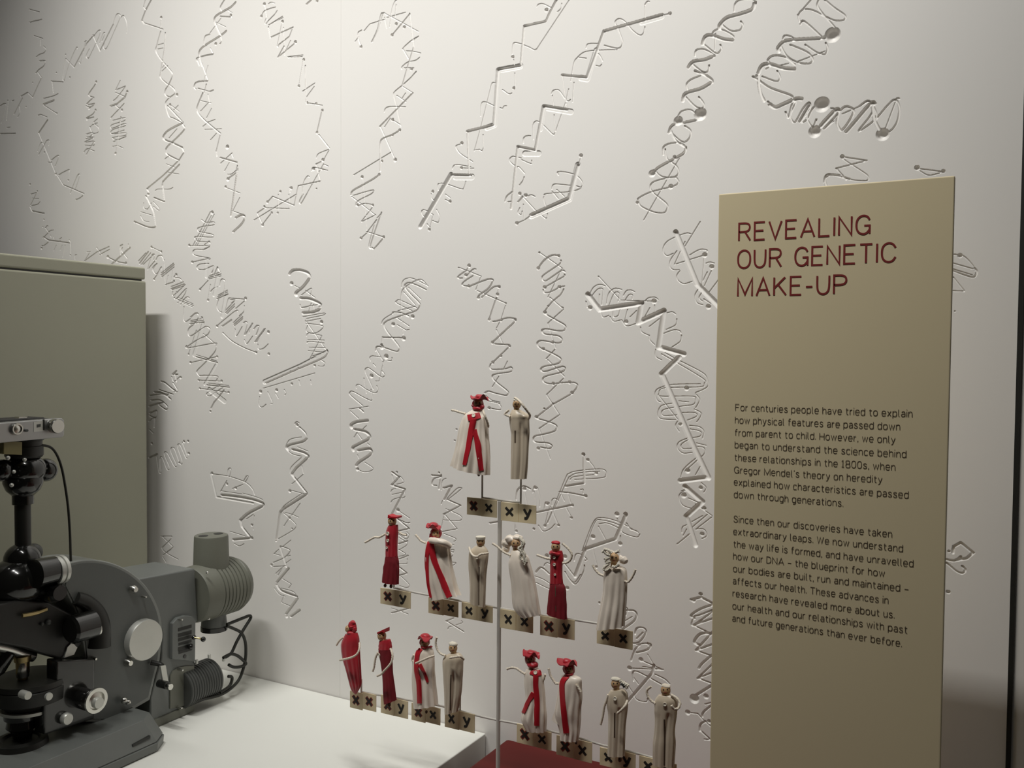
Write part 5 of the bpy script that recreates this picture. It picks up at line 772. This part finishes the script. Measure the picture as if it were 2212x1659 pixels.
obj('prism_head', MB().ball(sx(48, 1207), (rr(37, 48, 1207),)*2+(rr(34, 48, 1207),)).ball(sx(40, 1255), (rr(60, 40, 1255), rr(66, 40, 1255), rr(52, 40, 1255)), 36, 20), black_m, ms, smooth=60)
e0, e1 = sx(70, 1205), sx(86, 1230)
obj('turning_knob', MB().ball(sx(72, 1193), rr(19, 72, 1193)), dgrey_m, ms, smooth=60)
s0 = sx(100, 1234, -1.39); obj('side_tube', MB().lathe((s0.x, s0.y-.02, s0.z), (0,1,0), [(0, 0), (0, .024), (.035, .022), (.035, 0)], 36), black_m, ms, smooth=40)
s1 = sx(130, 1230, -1.388); rg = obj('tube_ring', MB().lathe((s1.x, s1.y-.010, s1.z), (0,1,0), [(0, 0), (0, .0225), (.006, .0235), (.0065, .0205), (.0085, .0205), (.009, .0235), (.0145, .0235), (.015, .020), (.015, 0)], 40), alu_m, ms, smooth=30)
obj('eyepiece', xcyl(130, 1281, 23, XO-.02, XO+.065, prof=[(0, 1), (.8, 1), (.9, .95), (1, .7)]), black_m, ms, smooth=40)
pr = obj('prism_body', xprism([(-30, 1312), (40, 1296), (105, 1300), (155, 1326), (186, 1352), (190, 1378), (165, 1404), (128, 1425), (60, 1402), (-30, 1386)], XO+.035, .075), mblack_m, ms, smooth=0, bevel=.004)
obj('brass_band', MB().tube([sx(48, 1330, XO+.040), sx(75, 1325, XO+.042), sx(100, 1316, XO+.040)], .0035, 10, 4), brass_m, pr)
obj('bright_clip', MB().prism([sx(x, y, XO+.038) for x, y in ((139, 1421), (146, 1398), (156, 1388), (167, 1399), (160, 1414))], (-.006, 0, 0)), alu_m, pr, smooth=0)
obj('iris_lever', MB().ball(sx(91, 1348, XO+.038), .003).ball(sx(104, 1344, XO+.037), .005), dgrey_m, pr)
obj('condenser_arm', MB().tube([sx(163, 1292, -1.40), sx(186, 1302, -1.40), sx(206, 1324, -1.40), sx(214, 1352, -1.40), (sx(212, 1396, -1.40))], (.011, .021), 20, 6), mblack_m, ms, smooth=60)
kk = sx(150, 1362, -1.385); k2 = sx(200, 1362, -1.385); k3 = sx(213, 1357, -1.385)
obj('condenser_knob', MB().lathe(kk, (0,1,0), [(0, 0), (0, .020), (.004, .024), (k2.y-kk.y, .024), (k2.y-kk.y, 0)], 40), black_m, ms, smooth=40)
obj('knob_cap', MB().lathe((k2.x, k2.y, k3.z), (0,1,0), [(0, 0), (0, .0125), (k3.y-k2.y-.002, .0125), (k3.y-k2.y, .010), (k3.y-k2.y, 0)], 32), chrome_m, ms, smooth=40)
obj('cable_clip', MB().ball(sx(160, 1288, -1.405), .0042), chrome_m, ms)
# nosepiece, objectives, stage
obj('nosepiece', MB().tube([sx(-15, 1394), sx(20, 1402), sx(48, 1412), sx(72, 1418)], .009, 16, 4), chrome_m, ms, smooth=60)
ob = obj('objective', vcyl(49, 1416, 1468, 14, prof=[(0, .55), (.03, .72), (.25, .78), (.28, .95), (.75, 1), (.78, 1.2), (1, 1.25)]), brass_m, ms, smooth=30)
obj('objective_sleeve', vcyl(49, 1424, 1462, 12.5, X=XO+.001), chrome_m, ob, smooth=40)
obj('objective', MB().lathe(sx(18, 1410), (-.1, -.55, -.8), [(0, 0), (0, .012), (.03, .012), (.035, .009), (.05, .007), (.05, 0)], 28), black_m, ms, smooth=40)
st = vcyl(66, 1462, 1522, 76, prof=[(0, .70), (.18, .80), (.30, .99), (.75, 1), (.8, .97), (.82, 1), (1, .98)])
sg = obj('stage', st, mblack_m, ms, smooth=35)
obj('stage_rim', vcyl(66, 1521, 1528, 62), alu_m, sg, smooth=40)
obj('condenser', vcyl(48, 1522, 1592, 34, prof=[(0, .55), (.2, .62), (.35, .95), (.6, .85), (.62, 1.05), (1, 1.1)]), black_m, ms, smooth=35)
fb = obj('focus_block', xprism([(122, 1428), (205, 1423), (205, 1553), (96, 1588), (96, 1500), (122, 1492)], -1.386, .028), black_m, ms, smooth=0, bevel=.003)
for x, y, r in ((61, 1503, 9), (107, 1505, 8.5)): obj('stage_screw', xcyl(x, y, r, -1.395, -1.378, n=28), alu_m, sg, smooth=40)
fk = obj('focus_knob', xcyl(194, 1513, 22, -1.386, -1.364), black_m, ms, smooth=40)
obj('chrome_rim', xcyl(210, 1514, 28, -1.365, -1.356, prof=[(0, .9), (.6, 1), (.9, .96), (.9, .70), (.55, .62)]), chrome_m, fk, smooth=30)
obj('knob_centre', xcyl(215, 1519, 12, -1.362, -1.350), alu_m, fk, smooth=40)
obj('fine_focus_knob', xcyl(148, 1554, 13, -1.386, -1.374, prof=[(0, .8), (.3, 1), (.8, 1), (1, .85)]), alu_m, ms, smooth=40)
bp = sx(45, 1604, -1.43); obj('lamp_window', MB().lathe((bp.x, bp.y, tz-.001), (0,0,1), [(0, 0), (0, .042), (.010, .040), (.012, .030), (.008, .026), (.008, 0)], 44), mblack_m, ms, smooth=35)

# ------------------------------------------------------------------ the camera on the column, and its release cable
c0_ = sx(141, 944); c1_ = sx(0, 902); topz = float(sx(70, 903)[2]); botz = float(sx(70, 946)[2]); yR = float(sx(139, 925, XO+.04)[1]); yL = yR-.165
fc = thing('film_camera', (XO, (yL+yR)/2, botz), 'small chrome film camera clamped on top of the microscope column', 'camera')
obj('body', MB().box((XO-.030, yL+.004, botz+.001), (XO+.024, yR-.003, topz-.001)), leather_m, fc, smooth=0, bevel=.006)
tpz = MB().prism([(XO+.022, yL, botz), (XO+.022, yR-.004, botz+.001), (XO+.022, yR, botz+.004), (XO+.022, yR, topz-.004), (XO+.022, yR-.004, topz), (XO+.022, yL+.02, topz-.002), (XO+.022, yL, topz-.006)], (.018, 0, 0))
obj('top_plate', tpz, mat('dull_chrome', (0.40, 0.40, 0.40), 0.34, metal=0.9), fc, smooth=0, bevel=.0015)
XF = XO+.040
obj('counter_dial', xcyl(39, 927, 13, XF, XF+.006, prof=[(0, 1), (.7, 1), (1, .92), (1, .72), (.7, .66)]), chrome_m, fc, smooth=30)
obj('dial_glass', xcyl(39, 927, 8.6, XF, XF+.004), alu_m, fc, smooth=40)
obj('shutter_dial', xcyl(126, 921, 15.5, XF, XF+.014, prof=[(0, .95), (.15, 1), (.85, 1), (1, .93), (1, .2)]), chrome_m, fc, smooth=30)
obj('window_frame', MB().prism([sx(x, y, XF+.0006) for x, y in ((73, 912), (95, 909), (95, 931), (73, 933))], (-.001, 0, 0)), alu_m, fc, smooth=0)
obj('viewfinder_slot', MB().prism([sx(x, y, XF+.001) for x, y in ((93, 906), (96.5, 906), (96.5, 929), (93, 929.5))], (-.001, 0, 0)), mblack_m, fc, smooth=0)
obj('maker_mark', MB().prism([sx(x, y, XF+.0012) for x, y in ((80, 917), (88, 915.5), (88, 922), (80, 923.5))], (-.0008, 0, 0)), dgrey_m, fc, smooth=0)
obj('release_button', xcyl(59, 930, 3, XF, XF+.005, n=20), dgrey_m, fc)
obj('accessory_shoe', MB().prism([sx(x, y, XO+.01) for x, y in ((40, 904), (58, 903), (60, 900), (42, 900.5))], (-.012, 0, 0)), chrome_m, fc, smooth=0)
obj('back_door', MB().box((XO-.028, yL+.02, topz-.003), (XO+.018, yR-.02, topz+.0015)), leather_m, fc, smooth=0, bevel=.002)
rc = MB().tube([sx(85, 962, XO+.02), sx(100, 963, XO+.02), (sx(113, 969, XO+.02)), sx(124, 985, XO+.02), sx(133, 1010, XO+.02), sx(140, 1045, XO+.02), sx(147, 1095, XO+.022), sx(151, 1150, XO+.025), sx(153, 1210, XO+.03), sx(156, 1262, XO+.034), sx(159, 1286, XO+.036)], .0021, 10, 6)
obj('release_cable', rc, cable_m, ms, smooth=60, label='thin black release cable')
